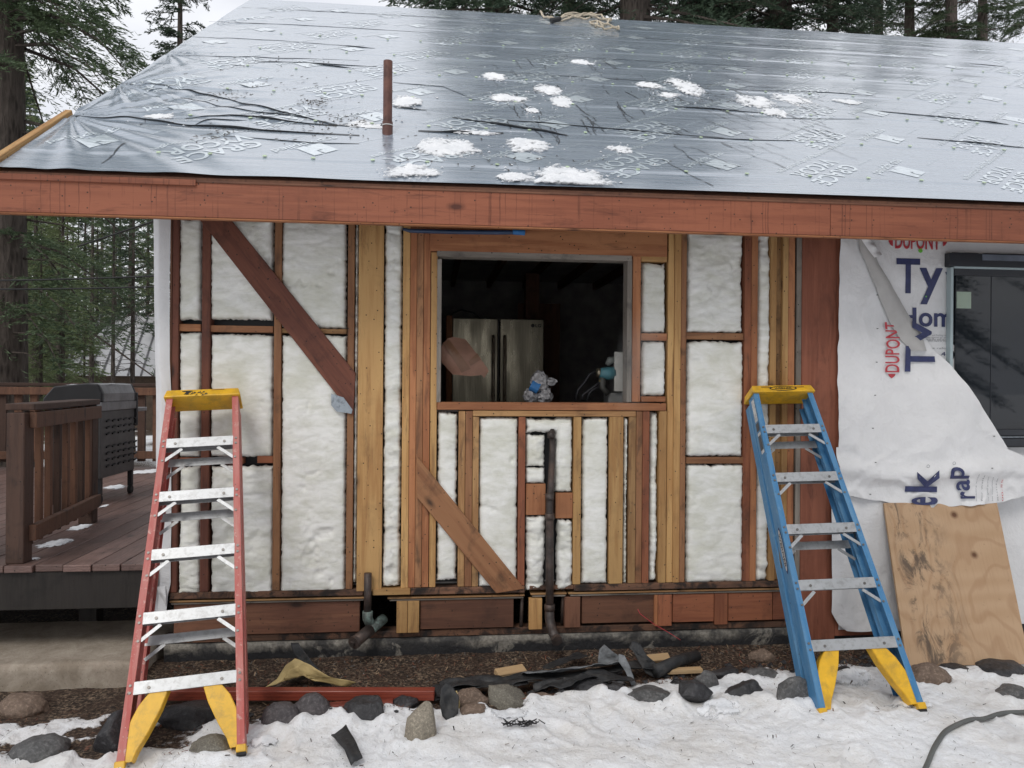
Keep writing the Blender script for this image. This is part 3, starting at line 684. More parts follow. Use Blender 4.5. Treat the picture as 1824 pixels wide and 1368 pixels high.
# vent pipe standing out of the roof
xv, sv = rf(690, 238); b = rp(xv, sv, -0.02); ztop = b.z + (240-105)/1370.0*(FWD.dot(b-CAM))
vp = MB().tube([b, (b.x, b.y, b.z+0.09)], 0.031, 18, False).tube([(b.x, b.y, b.z+0.09), (b.x, b.y, ztop)], 0.027, 18, False).tube([(b.x, b.y, ztop), (b.x, b.y, ztop-0.06)], 0.022, 18)
vo = vp.build('vent_pipe', MT['rustpipe'], house, True)
MB().tube([b+Vector((0,0,.065)), b+Vector((0,0,.07))], 0.0335, 18).build('sealant_ring', simple('white_sealant', (0.7, 0.7, 0.68)), vo)

# ------------------------------------------------------------------ wall pipes
def W3(px, py, y): return wy(px, py, y)
P_ = [W3(983, 764, 0.02), W3(984, 800, 0.012), W3(982, 850, 0.0), W3(979, 900, -0.012), W3(979, 1000, -0.03), W3(979, 1085, -0.04)]
dp = MB().tube(P_, [0.017, 0.017, 0.019, 0.022, 0.023, 0.023], 14).build('drain_pipe', MT['iron'], house, True)
for a, r in (((979, 920), .028), ((979, 1082), .030), ((979, 885), .026), ((982, 775), .022)):
    c = W3(a[0], a[1], -0.018 if a[1] < 1000 else -0.04); MB().tube([c-Vector((0,0,.018)), c+Vector((0,0,.018))], r, 14).build('pipe_collar', MT['iron'], dp, True)
c = W3(979, 1085, -0.04)
MB().tube([c+Vector((0,0,.02)), c-Vector((0,0,.05)), c+Vector((.005,-.02,-.085)), c+Vector((.01,-.06,-.115)), c+Vector((.02,-.11,-.135))], [.027,.028,.028,.027,.027], 14).build('pipe_elbow', MT['iron'], dp, True)
c2 = c+Vector((.02,-.11,-.135)); MB().tube([c2, c2+Vector((.004,-.022,-.006))], .033, 6).build('cleanout_cap', MT['iron'], dp)
for px, z0, z1 in ((928, .12, .36), (1001, .16, .37)):
    q = W3(px, 1080, 0.05); MB().tube([(q.x, .05, z0), (q.x+.008, .05, z1)], .011, 10).build('supply_pipe', MT['iron'], house, True)
q = W3(655, 1060, -0.035)
ps = MB().tube([(q.x, q.y, W3(655, 1021, -.035).z), (q.x, q.y, W3(655, 1095, -.035).z)], .0215, 14).build('pipe_stub', MT['iron'], house, True)
e = Vector((q.x, q.y, W3(655, 1095, -.035).z))
MB().tube([e+Vector((0,0,.02)), e-Vector((0,0,.02)), e+Vector((.012,.02,-.055)), e+Vector((.03,.04,-.07))], [.029,.029,.028,.026], 12).build('pipe_wye', MT['verd'], ps, True)
t0, t1 = e+Vector((.085,.10,-.055)), e+Vector((-.055,-.10,-.115))
MB().tube([t0, t0.lerp(t1, .55)], .030, 14).build('pipe_tee', MT['verd'], ps, True)
MB().tube([t0.lerp(t1, .5), t1], .033, 14).build('cleanout_sleeve', MT['iron'], ps, True)
dd = (t1-t0).normalized(); MB().tube([t1, t1+dd*.02], .036, 18).tube([t1+dd*.02, t1+dd*.035], .016, 4).build('cleanout_cap', MT['iron'], ps)
# blue taped tube under the fascia
q0 = [W3(718, 408, -.03), W3(730, 411, -.04), W3(800, 413, -.03), W3(870, 414, -.03), W3(932, 414, -.03)]
tb = MB().tube(q0, [.008,.012,.013,.013,.013], 10).build('tape_tube', MT['navytube'], None, True); tag(tb, 'thin dark blue taped tube hanging under the fascia above the window opening', 'tube')
MB().tube([W3(913, 413, -.03), W3(935, 414.5, -.03)], .016, 10).build('tape_wrap', MT['bluetape'], tb, True)
# ------------------------------------------------------------------ house wrap on the right
def wl(px, py, y): p = wy(px, py, y); return p.x, p.z
XW0 = wy(1490, 780, -0.014).x
# flat sheet fixed to the wall
def fw(x, z):
    x = np.asarray(x, float); z = np.asarray(z, float)
    return -0.012 - 0.006*(fbm(x*2.2, z*1.6, 3.0, 4)+0.6) - 0.004*np.clip((1-np.abs(fbm(x*1.6+z*1.3, z*1.1-x, 8.0, 3))-0.8)/0.2, 0, 1)
nx, nz = 200, 190
xs2 = np.linspace(XW0+0.02, 8.0, nx)**1.0; xs2 = np.concatenate([np.linspace(XW0+0.02, 3.9, 150), np.linspace(3.9, 8.0, 51)[1:]]); zs2 = np.linspace(0.10, 2.72, nz)
XX, ZZ = np.meshgrid(xs2, zs2); nx = len(xs2)
wrap = raw('house_wrap', np.stack([XX, fw(XX, ZZ), ZZ], -1).reshape(-1, 3), grid_faces(nx, nz), MT['wrap'], house, True)
def print_flat(T, o, ex, ez, name, mat, parent, fy, off=0.004, keep=None):
    """T laid with its baseline along ex and its up along ez, both in wall (x, z)"""
    m = MB(); V, Fc = T
    P = [(o[0]+a*ex[0]+b*ez[0], o[1]+a*ex[1]+b*ez[1]) for a, b in V]
    m.add([(p[0], float(fy(p[0], p[1]))-off, p[1]) for p in P], Fc); return m.build(name, mat, parent)
def px_text(s, x0, x1, y0, y1, mat, parent, fy, ypl=-0.02, rot=False, bold=0.03, off=None, **k):
    if off is None: off = .013 if rot else .004
    """letters filling the photo box x0..x1, y0..y1"""
    a = wl(x0, y1, ypl); b = wl(x1, y0, ypl); w, h = b[0]-a[0], b[1]-a[1]
    if not rot: return print_flat(norm_text(s, w, h, bold=bold, **k), a, (1, 0), (0, 1), 'lettering', mat, parent, fy, off)
    return print_flat(norm_text(s, h, w, bold=bold, **k), (b[0], a[1]), (0, 1), (-1, 0), 'lettering', mat, parent, fy, off)
px_text('DUPONT', 1594, 1675, 416, 443, MT['redp'], wrap, fw, bold=0.02)
px_text('T', 1596, 1639, 461, 522, MT['navy'], wrap, fw, bold=0.02); px_text('y', 1637, 1679, 478, 542, MT['navy'], wrap, fw, bold=0.02)
px_text('vek', 1683, 1800, 470, 522, MT['navy'], wrap, fw, bold=0.02)
px_text('H', 1600, 1632, 548, 580, MT['navy'], wrap, fw, bold=0.02); px_text('om', 1636, 1697, 558, 582, MT['navy'], wrap, fw, bold=0.02)
for k, y in enumerate((596, 600, 603, 606, 619)): px_text(('installation and flashing instructions', 'protects against air and water', 'fasten to the wall as directed', 'apply with tape at the seams', 'please refer to')[k], 1640, 1700, y, y+3, MT['greyp'], wrap, fw, bold=0)
px_text('44', 1676, 1692, 627, 634, MT['navy'], wrap, fw, bold=0)
def arrow(m, x, y, dx, h, fy, rot=False):
    pts = [(0, -h), (dx*0.5, -h*0.75), (dx, 0), (dx*0.5, h*0.75), (0, h)]
    P = [wl(x+(a if not rot else b), y+(b if not rot else a), -.02) for a, b in pts]
    m.add([(p[0], float(fy(*p))-0.004, p[1]) for p in P], [tuple(range(5))])
m = MB(); arrow(m, 1590, 430, -8, 9, fw); arrow(m, 1680, 430, 8, 9, fw); m.build('lettering', MT['redp'], wrap)
def capnail(px, py, parent, fy, mat=None, r=0.013):
    x, z = wl(px, py, -.03); y = float(fy(x, z))
    MB().tube([(x, y+.002, z), (x, y-.004, z)], r, 14).tube([(x, y-.004, z), (x, y-.006, z)], r*0.35, 10).build('cap_nail', mat or MT['green'], parent)
for c in ((1642, 446), (1651, 528), (1810, 828), (1760, 427)): capnail(*c, wrap, fw)
# grey inner flap seen along the diagonal tear
# ------ the loose sheet hanging in front
cliff = [(420, 1534), (440, 1540), (470, 1562), (500, 1584), (548, 1612), (580, 1630), (620, 1662), (650, 1688), (662, 1696), (700, 1722), (740, 1748), (780, 1772), (797, 1782)]
def xr_at(y): return float(np.interp(y, [c[0] for c in cliff], [c[1] for c in cliff]))
def fl(x, z):
    """depth of the loose sheet"""
    x = np.asarray(x, float); z = np.asarray(z, float)
    lo = np.clip((1.55-z)/1.0, 0, 1)
    y = -0.030 - 0.055*lo**1.3 - 0.02*fbm(x*1.7, z*1.2, 11.0, 4) - 0.010*np.clip((1-np.abs(fbm(x*2.3+z*0.8, z*1.8-x*.6, 21.0, 3))-0.82)/0.18, 0, 1)
    y = y - 0.016*np.clip((1-np.abs(fbm(x*4.1-z*2.2, z*3.6+x*1.7, 31.0, 3))-0.80)/0.2, 0, 1)*np.clip((1.35-z)/.4, 0.15, 1)
    b = np.exp(-((z-1.06-0.02*np.sin(x*6))/0.05)**2)*0.035           # the fold across the bottom
    wq = np.clip((x-2.80)/.34, 0, 1)*np.clip((1.80-z)/.22, 0, 1)
    return y - b - 0.006*fbm(x*7, z*6, 2.0, 3) - .062*wq
Vl = []; nx, nz1, nz2 = 90, 130, 50
for j in range(nz1):
    py = 418+(797-418)*j/(nz1-1); x0 = 1498-6*j/(nz1-1)+1.5*float(vn(py*0.05, 0.3, 0.7)); x1 = max(x0+4, xr_at(py))
    for i in range(nx): Vl.append(wl(x0+(x1-x0)*i/(nx-1), py, -0.04))
bx = [1492, 1520, 1560, 1600, 1640, 1690, 1730, 1780, 1824, 1920]; by = [880, 884, 891, 897, 902, 899, 896, 889, 878, 862]
def strip(x0f, x1f, nxx):
    V_ = []
    for j in range(nz2):
        t = j/(nz2-1)
        for i in range(nxx):
            px = x0f+(x1f-x0f)*i/(nxx-1); yt = 797 if px < 1782 else 797+18*min(1, (px-1782)/40); yb = float(np.interp(px, bx, by))+1.2*float(vn(px*.07, 2.2, 0))
            V_.append(wl(px, yt+(yb-yt)*t, -0.06))
    return V_
A = np.array(Vl); Bq = np.array(strip(1492, 1920, 130))
ya, yb_ = fl(A[:, 0], A[:, 1]), fl(Bq[:, 0], Bq[:, 1])
Fa = grid_faces(nx, nz1); Fb = grid_faces(130, nz2)+len(A)
VV = np.concatenate([np.stack([A[:, 0], ya, A[:, 1]], 1), np.stack([Bq[:, 0], yb_, Bq[:, 1]], 1)])
flap = raw('loose_wrap_sheet', VV, np.concatenate([Fa, Fb]), MT['wrap'], house, True)
# turned-back strip along the tear, greyer side of the sheet
MT['wrapback'] = simple('wrap_back_side', (0.44, 0.43, 0.42), 0.5, var=0.08, scale=9, bumps=0.15, bscale=14)
rows = [(424, 1531, 1545), (445, 1534, 1558), (470, 1545, 1566), (500, 1556, 1587), (525, 1566, 1602), (548, 1577, 1614), (575, 1588, 1630), (600, 1602, 1642), (625, 1622, 1652)]
V = []; 
for k in np.linspace(0, len(rows)-1, 40):
    y_, a, b = [np.interp(k, range(len(rows)), [r_[q] for r_ in rows]) for q in range(3)]
    for t in np.linspace(0, 1, 10):
        x, z = wl(a+(b-a)*t, y_, -.05); V.append((x, float(fl(x, z))-0.010-0.020*math.sin(math.pi*t)-0.004*float(fbm(x*20, z*9, 1.0, 3)), z))
raw('turned_back_edge', V, grid_faces(10, 40), MT['wrapback'], flap, True)
V = []
for k in np.linspace(0, 1, 16):
    for t in np.linspace(0, 1, 8):
        x, z = wl(1531+26*k+(12+4*math.sin(k*3))*t, 422+37*k-5*t, -.06); V.append((x, float(fl(x, z))-0.032-0.016*math.sin(math.pi*t)*(1+.5*math.sin(k*14)), z))
raw('turned_back_edge', V, grid_faces(8, 16), MT['wrap'], flap, True)
px_text('DUPONT', 1577, 1604, 574, 663, MT['redp'], flap, fl, -.05, True, bold=0.01)
m = MB(); arrow(m, 1586, 666, 8, 7, fl, True); m.build('lettering', MT['redp'], flap)
px_text('T', 1612, 1665, 617, 662, MT['navy'], flap, fl, -.05, True, bold=0.02)
px_text('v', 1624, 1658, 572, 614, MT['navy'], flap, lambda x, z: fl(x, z)-0.012, -.05, True, bold=0.02)
px_text('k', 1612, 1664, 836, 876, MT['navy'], flap, fl, -.08, True, bold=0.02); px_text('e', 1620, 1664, 884, 899, MT['navy'], flap, fl, -.08, True, bold=0.02)
px_text('p', 1681, 1714, 830, 851, MT['navy'], flap, fl, -.08, True, bold=0.02); px_text('a', 1694, 1717, 852, 872, MT['navy'], flap, fl, -.08, True, bold=0.02)
px_text('r', 1700, 1726, 873, 886, MT['navy'], flap, fl, -.08, True, bold=0.02)
for k in range(6): px_text(('building wrap', 'for walls', 'air and water', 'see installation', 'guide', '00-55')[k], 1727+9*k, 1730+9*k, 842+k*2, 890, MT['greyp'] if k < 5 else MT['redp'], flap, fl, -.08, True, bold=0)
for c in ((1650, 830), (1692, 824)):
    x, z = wl(*c, -.08); R_ = MB(); n = 18; V = []
    for k in range(n):
        a = 2*math.pi*k/n
        for r_ in (.010, .0075): V.append((x+r_*math.cos(a), float(fl(x, z))-.006, z+r_*math.sin(a)))
    R_.add(V, [(2*k, 2*((k+1) % n), 2*((k+1) % n)+1, 2*k+1) for k in range(n)]).build('lettering', MT['greyp'], flap)
m = MB()
for px, py in ((1565, 525), (1566, 585), (1564, 645), (1562, 704), (1557, 763), (1556, 823), (1549, 880), (1760, 776), (1748, 831)):
    x, z = wl(px, py, -.05); m.box((x, float(fl(x, z))-.003, z), (.010, .003, .004))
o = m.build('staple', MT['black'], flap)
# lower wrap hanging under the loose sheet, and the corner return at the left end
def hang(name, rows, yfn, n=24, mat=None, parent=None):
    V = []; k = 60
    for j in range(k):
        t = j/(k-1)*(len(rows)-1)
        y_, a, b = [float(np.interp(t, range(len(rows)), [r_[q] for r_ in rows])) for q in range(3)]
        for i in range(n):
            u = i/(n-1); x, z = wl(a+(b-a)*u, y_, -.03); V.append((x, yfn(x, z, u), z))
    return raw(name, V, grid_faces(n, k), mat or MT['wrap'], parent or house, True)
hang('lower_wrap', [(872, 1481, 1660), (960, 1480, 1660), (1040, 1480, 1660), (1090, 1479, 1660), (1112, 1492, 1660), (1122, 1505, 1660)],
     lambda x, z, u: -0.030-0.022*math.sin(u*9+z*3)*math.exp(-u)-0.02*float(fbm(x*5, z*3, 4.0, 4))-0.03*(0.6-z if z < .6 else 0), 60)
hang('lower_wrap', [(1112, 1600, 1900), (1150, 1600, 1900)], lambda x, z, u: -0.02, 6, MT['black'])
hang('corner_wrap', [(383, 266, 302), (500, 267, 300), (640, 269, 300), (700, 271, 303), (900, 271, 303), (1040, 270, 302), (1060, 269, 298), (1092, 271, 296)],
     lambda x, z, u: -0.014-0.012*math.sin(u*3.1)-0.01*float(fbm(x*9, z*2.5, 6.0, 3))+0.05*max(0, .45-u)*2 - (0.03*(0.45-z)*4 if z < .45 else 0), 24)
hang('corner_wrap', [(1044, 270, 294), (1062, 269, 297), (1095, 270, 294)], lambda x, z, u: -0.034-0.02*math.sin(u*5+z*40)*.4, 12)

# ------------------------------------------------------------------ the second window
YW = -0.045
def wb(name, x0, x1, y0, y1, mat, ya, yb, parent, bevel=0.002):
    a, b = wl(x0, y1, ya), wl(x1, y0, ya); return MB().box2((a[0], ya, a[1]), (b[0], yb, b[1])).build(name, mat, parent, bevel=bevel)
win = wb('window', 1693, 1990, 457, 797, MT['winframe'], -0.02, 0.01, house)
wb('frame', 1691, 1990, 458, 474, MT['winframe'], -0.066, -0.021, win); wb('frame', 1700, 1990, 480, 490, MT['winframe'], -0.048, -0.021, win)
wb('frame', 1691.5, 1699, 476, 795, MT['winedge'], -0.062, -0.021, win); wb('frame', 1700, 1990, 475.5, 477.5, MT['winedge'], -0.062, -0.021, win)
wb('frame', 1700, 1990, 765, 776, MT['winframe'], -0.05, -0.021, win); wb('frame', 1700, 1990, 777.5, 780, MT['steel'], -0.056, -0.021, win); wb('frame', 1700, 1990, 781, 795, MT['winframe'], -0.06, -0.021, win)
wb('glass', 1700.5, 1990, 490, 764, MT['glass'], -0.034, -0.026, win, 0); wb('mullion', 1764, 1767, 490, 764, MT['winframe'], -0.037, -0.0345, win, 0)
wb('frame', 1750, 1990, 459.5, 463.5, simple('grey_head_strip', (.13, .15, .19), .4), -0.070, -0.0665, win, 0)
wb('sticker', 1704, 1730, 520, 549, simple('pale_green_paper', (.34, .42, .34), .7, var=.06), -0.0352, -0.0343, win, 0)

# ------------------------------------------------------------------ plywood sheet leaning on the wall
TL, TR_ = wy(1579, 896, -0.10), wy(1806, 890, -0.10)
bl = gz(1616, 1187, 0.03); br_ = gz(1836, 1187, 0.03)
def mk_sheet():
    g = G('weathered_plywood_face'); v = g.obj()
    w = g.n('ShaderNodeTexWave', wave_type='BANDS', bands_direction='Z'); w.inputs['Scale'].default_value = 2.2; w.inputs['Distortion'].default_value = 22; w.inputs['Detail'].default_value = 2.5; w.inputs['Detail Scale'].default_value = 0.55
    g.l(g.obj((0.55, 1, 1)), w.inputs['Vector'])
    c = g.mix(g.ramp(w.outputs['Fac'], [(0.0, 0.0), (1.0, 1.0)]), (0.455, 0.310, 0.195), (0.42, 0.278, 0.168))
    c = g.mix(g.math('MULTIPLY', g.ramp(g.noise(v, 2.2, 4), [(0.4, 0.0), (0.7, 1.0)]), 0.5), c, (0.50, 0.345, 0.22))
    fg = g.math('SINE', g.math('MULTIPLY', g.noise(g.obj((1, 1, .55)), 1.9, 3, .45, .3), 95.0)); c = g.mix(g.math('MULTIPLY', g.ramp(fg, [(0.55, 0.0), (0.95, 1.0)]), 0.42), c, (0.33, 0.195, 0.11)); c = g.mix(g.math('MULTIPLY', g.ramp(g.noise(g.obj((1, 1, .06)), 90, 4, .7), [(0.5, 0.0), (0.7, 1.0)]), 0.35), c, (0.31, 0.19, 0.11))
    k = g.vor(v, 4.6); c = g.mix(g.ramp(k, [(0.05, 0.95), (0.085, 0.5), (0.14, 0.0)]), c, (0.11, 0.05, 0.028))
    z = g.n('ShaderNodeSeparateXYZ'); g.l(v, z.inputs[0])
    near = g.math('MULTIPLY', g.ramp(z.outputs[0], [(0.06, 0.0), (0.10, 1.0)]), g.ramp(z.outputs[0], [(0.22, 1.0), (0.42, 0.0)]))
    sm = g.noise(g.obj((1, 1, 0.45)), 11, 7, 0.75, 0.8)
    f = g.math('MULTIPLY', g.ramp(sm, [(0.485, 0.0), (0.60, 1.0)]), near)
    c = g.mix(g.math('MULTIPLY', f, 0.8), c, (0.06, 0.05, 0.045))
    sp = g.math('MULTIPLY', g.ramp(g.noise(v, 24, 6, 0.7), [(0.62, 0.0), (0.70, 1.0)]), 0.55); c = g.mix(sp, c, (0.12, 0.07, 0.04))
    return g.fin(c, 0.75, g.bump(g.noise(v, 60, 4), .12, .004), spec=.25)
sheet = empty('plywood_sheet', bl, 'bare tan plywood sheet with black smears leaning under the torn house wrap', 'plywood')
ex = (br_-bl); wS = ex.length; ex.normalize(); ez = ((TL+TR_)/2-(bl+br_)/2); ez = (ez-ex*ez.dot(ex)); hS = ez.length; ez.normalize(); ey = ez.cross(ex)
sm_ = MB()
Rs = Matrix((ex, ey, ez)).transposed()
slant = (TL-bl).dot(ex)
sm_.prism([(0, 0), (wS, 0.012), (wS+slant, hS), (slant, hS-0.012)], lambda a, b, t: (a, t, b), 0, 0.018)
o = sm_.build('panel', mk_sheet(), sheet, bevel=0.0015); sheet.matrix_world = Matrix.Translation(bl) @ Rs.to_4x4()

# ------------------------------------------------------------------ things seen through the opening
def mk_fridge():
    g = G('brushed_stainless'); n = g.noise(g.obj((1, 1, 0.02)), 160, 3, 0.6)
    return g.fin(g.mix(g.ramp(n, [(0.3, 0.0), (0.7, 1.0)]), (0.20, 0.175, 0.125), (0.33, 0.295, 0.22)), g.ramp(g.noise(g.obj((1, 1, .25)), 9, 4), [(0.35, .22), (.65, .42)]), None, 0.8)
MT['stainless'] = mk_fridge()
YFR = 2.55
fa, fb, fc_ = wl(806, 566, YFR), wl(969, 568, YFR), wl(889, 566, YFR)
fr = empty('refrigerator', ((fa[0]+fb[0])/2, YFR+0.4, 0.445), 'stainless double door refrigerator in the dark room behind the window opening', 'refrigerator')
def inf(o): o.matrix_parent_inverse = o.parent.matrix_world.inverted(); return o
bpy.context.view_layer.update()
zt = fa[1]
inf(MB().box2((fa[0]+.004, YFR+.075, 0.45), (fb[0]-.004, YFR+.75, zt-.004)).build('cabinet', simple('fridge_side_grey', (.16, .15, .14), .5), fr, bevel=.006))
hx = fc_[0]
for a, b in ((fa[0], hx-.008), (hx+.008, fb[0])):
    inf(MB().box2((a, YFR, 1.16), (b, YFR+.07, zt)).build('door', MT['stainless'], fr, bevel=.008, seg=2))
for sx in (-1, 1):
    x = hx+sx*.052
    h = inf(MB().tube([(x, YFR-.02, 1.20), (x, YFR-.052, 1.24), (x, YFR-.052, zt-.20), (x, YFR-.02, zt-.16)], .015, 12).build('handle', simple('handle_steel', (.42, .33, .24), .3, .2), fr, True))
inf(MB().box2((fa[0], YFR, 0.52), (fb[0], YFR+.07, 1.15)).build('freezer_drawer', MT['stainless'], fr, bevel=.008))
lx, lz = wl(949, 580, YFR); n = 20
lg = MB(); lg.add([(lx+.017*math.cos(2*math.pi*k/n), YFR-.002, lz+.017*math.sin(2*math.pi*k/n)) for k in range(n)], [tuple(range(n))])
V, Fc = norm_text('LG', .052, .030, bold=.03); lg.add([(lx+.024+a, YFR-.002, lz-.015+b) for a, b in V], Fc)
inf(lg.build('logo', simple('dark_grey_logo', (.015, .014, .014), .5), fr))
bpy.context.view_layer.update()
# tan panel at the fridge's left side
pn = MB().box2((fa[0]-.055, YFR-.10, .45), (fa[0]-.004, YFR+.4, zt+.01)).build('side_panel', MT['redl'], None, bevel=.003); tag(pn, 'narrow wooden panel standing against the left side of the refrigerator', 'panel')
cord = MB().tube([(fa[0]-.03, YFR+.1, zt+.012), (fa[0]+.01, YFR+.1, zt+.05), (fa[0]+.08, YFR+.12, zt+.085), (fa[0]+.2, YFR+.2, zt+.07), (fa[0]+.3, YFR+.4, zt+.01)], .008, 8).build('cable', MT['black'], None, True); tag(cord, 'black cable arching over the top left corner of the refrigerator', 'cable')
# brown masking paper hanging from the left jamb
pap = [(786, 617), (797, 603), (808, 600), (830, 604), (846, 626), (868, 655), (871, 661), (863, 673), (858, 668), (838, 670), (806, 667), (786, 645)]
mm = MB(); YP = 0.16
MT['kraft'] = simple('pinkish_masking_paper', (.24, .128, .088), .6, var=.25, scale=5, bumps=.3, bscale=10)
MT['tapebr'] = simple('brown_packing_tape', (.15, .075, .042), .35, var=.1)
def fp(x, z): return YP+.03*math.sin(x*14+z*9)+.02*math.sin(z*21)
P = [wl(a, b, YP) for a, b in pap]; c = (sum(p[0] for p in P)/len(P), sum(p[1] for p in P)/len(P))
V = []; nr = 8; n = len(P)*6
ring = []
for i in range(n):
    t = i/6; k = int(t); f_ = t-k; a, b = P[k % len(P)], P[(k+1) % len(P)]; ring.append((a[0]+(b[0]-a[0])*f_, a[1]+(b[1]-a[1])*f_))
for r_ in range(nr+1):
    for q in ring:
        x, z = c[0]+(q[0]-c[0])*r_/nr, c[1]+(q[1]-c[1])*r_/nr; V.append((x, fp(x, z), z))
Fc = [(r_*n+i, r_*n+(i+1) % n, (r_+1)*n+(i+1) % n, (r_+1)*n+i) for r_ in range(nr) for i in range(n)]
pp = raw('masking_paper', V, Fc, MT['kraft'], None, False); tag(pp, 'pinkish brown masking paper with tape strips curling in at the left of the window opening', 'paper')
def tape(pts):
    V = []
    (a, b, c_, d_) = [wl(*p, YP) for p in pts]
    for i in range(9):
        for j in range(4):
            u, v = i/8, j/3; x = (a[0]*(1-u)+b[0]*u)*(1-v)+(d_[0]*(1-u)+c_[0]*u)*v; z = (a[1]*(1-u)+b[1]*u)*(1-v)+(d_[1]*(1-u)+c_[1]*u)*v; V.append((x, fp(x, z)-.004, z))
    raw('tape_strip', V, grid_faces(4, 9), MT['tapebr'], pp)
tape([(799, 604), (838, 657), (822, 664), (788, 612)]); tape([(834, 644), (850, 629), (857, 640), (838, 652)])
jb = MB().box2((Xl-.0, .103, 1.43), (Xl+.02, .20, 2.3)).build('jamb_lining', MT['rim'], house)
# tap wrapped in plastic, on the counter
MB().box2((Xl-.5, .105, 1.36), (Xr+.5, .72, 1.395)).build('worktop', simple('dark_worktop', (.02, .02, .022), .4), house)
YT = .30; bx_ = wl(960, 713, YT)
def mk_plastic():
    g = G('crumpled_plastic'); n = g.vor(g.obj(), 40); return g.fin((.40, .39, .40), .25, g.bump(n, 1.0, .02), spec=.7)
MT['plastic'] = mk_plastic()
def lump(c, r, seed, sub=3, amp=.25, fr=4.0, mat=None, name='x', parent=None, smooth=True, cut=False):
    bm = bmesh.new(); bmesh.ops.create_icosphere(bm, subdivisions=sub, radius=1.0)
    V = np.array([v.co[:] for v in bm.verts]); Fc = [tuple(v.index for v in f.verts) for f in bm.faces]; bm.free()
    d = 1+amp*fbm(V[:, 0]*fr*.5+seed, V[:, 1]*fr*.5, V[:, 2]*fr*.5+seed*.7, 4, .55)
    if cut:
        d = d*(1-.22*np.abs(vn(V[:, 0]*1.3+seed, V[:, 1]*1.3-seed, V[:, 2]*1.3)))
        for k in range(11):                                  # flat broken faces
            rr_ = np.random.RandomState(int(seed*100)+k); nn = rr_.normal(size=3); nn[2] *= .7; nn /= np.linalg.norm(nn); lim = rr_.uniform(.50, .86)
            dot = (V*d[:, None])@nn; d = np.where(dot > lim, d*(lim+.06*(dot-lim))/np.maximum(dot, 1e-6), d)
    P = V*d[:, None]*np.array(r) 
    return raw(name, P+np.array(c), Fc, mat, parent, smooth)
tp = empty('wrapped_tap', (bx_[0], YT, 1.395), 'kitchen tap bundled in crumpled plastic with blue tape standing at the window opening', 'tap'); bpy.context.view_layer.update()
def tl(px, py): p = wl(px, py, YT); return (p[0], YT, p[1])
inf(lump(tl(945, 706), (.045, .045, .05), 3.1, amp=.5, fr=6, mat=MT['plastic'], name='plastic_bundle', parent=tp)); inf(lump(tl(969, 705), (.05, .045, .055), 5.1, amp=.5, fr=6, mat=MT['plastic'], name='plastic_bundle', parent=tp))
inf(lump(tl(961, 681), (.055, .05, .075), 7.1, amp=.45, fr=6, mat=MT['plastic'], name='plastic_bundle', parent=tp)); inf(lump(tl(978, 680), (.05, .03, .025), 9.1, amp=.5, fr=6, mat=MT['plastic'], name='plastic_bundle', parent=tp))
a, b = Vector(tl(944, 686)), Vector(tl(958, 693)); inf(MB().tube([a+Vector((0, -.03, .0)), b+Vector((0, -.035, 0))], .034, 12).build('blue_tape_band', MT['bluetape'], tp))
# teal power tool with dark hoses, box and white board at the right of the opening
YT = .22
wbd = MB(); a, b = wl(1094, 697, .2), wl(1113.5, 627, .2); wbd.box2((a[0], .19, a[1]), (b[0]+.06, .21, b[1])); o = wbd.build('white_board', simple('off_white_board', (.55, .54, .50), .6), None, bevel=.002); tag(o, 'small off-white board standing just inside the right jamb of the window opening', 'board')
m = MB(); a, b = wl(1082, 714, .25), wl(1113, 700, .25); m.box2((a[0], .22, 1.395), (b[0]+.05, .36, b[1])); o = m.build('grey_box', simple('grey_plastic_box', (.20, .20, .195), .6), None, bevel=.005); tag(o, 'low grey box under the white board at the right of the window opening', 'box')
tt = empty('power_tool', tl(1085, 690), 'teal power tool with dark hose loops at the right of the window opening', 'power tool'); bpy.context.view_layer.update()
inf(MB().tube([tl(1068, 664), tl(1074, 665), tl(1084, 665), tl(1095, 664)], [.03, .036, .040, .036], 16).build('motor_housing', simple('teal_plastic', (.055, .16, .19), .45), tt, True))
inf(MB().tube([tl(1063, 664), tl(1069, 664)], [.026, .030], 16).build('chuck_ring', MT['stainless'], tt, True))
inf(MB().tube([tl(1081, 650), tl(1086, 642), tl(1098, 640)], [.014, .024, .022], 10).build('battery_cap', simple('grey_green_cap', (.14, .15, .14), .5), tt, True))
inf(MB().tube([tl(1073, 672), tl(1073, 690), tl(1083, 702)], [.022, .018, .02], 10).build('grip', simple('dark_grip', (.05, .05, .045), .6), tt, True)); inf(MB().tube([tl(1070, 676), tl(1073, 683)], .014, 10).build('brass_fitting', simple('brass', (.5, .4, .16), .4, .7), tt, True))
for k, h in enumerate(([(1025, 713), (1030, 694), (1042, 680), (1050, 667), (1060, 662)], [(1037, 713), (1038, 704), (1047, 697), (1058, 689), (1069, 680)], [(1046, 713), (1050, 700), (1056, 694), (1066, 690)])):
    inf(MB().tube([tl(*p) for p in h], .007, 8).build('hose', MT['black'], tt, True))
MB().box2((Xl, .10, 1.396), (Xr, .13, 1.420)).build('inner_sill', MT['greyw'], house)

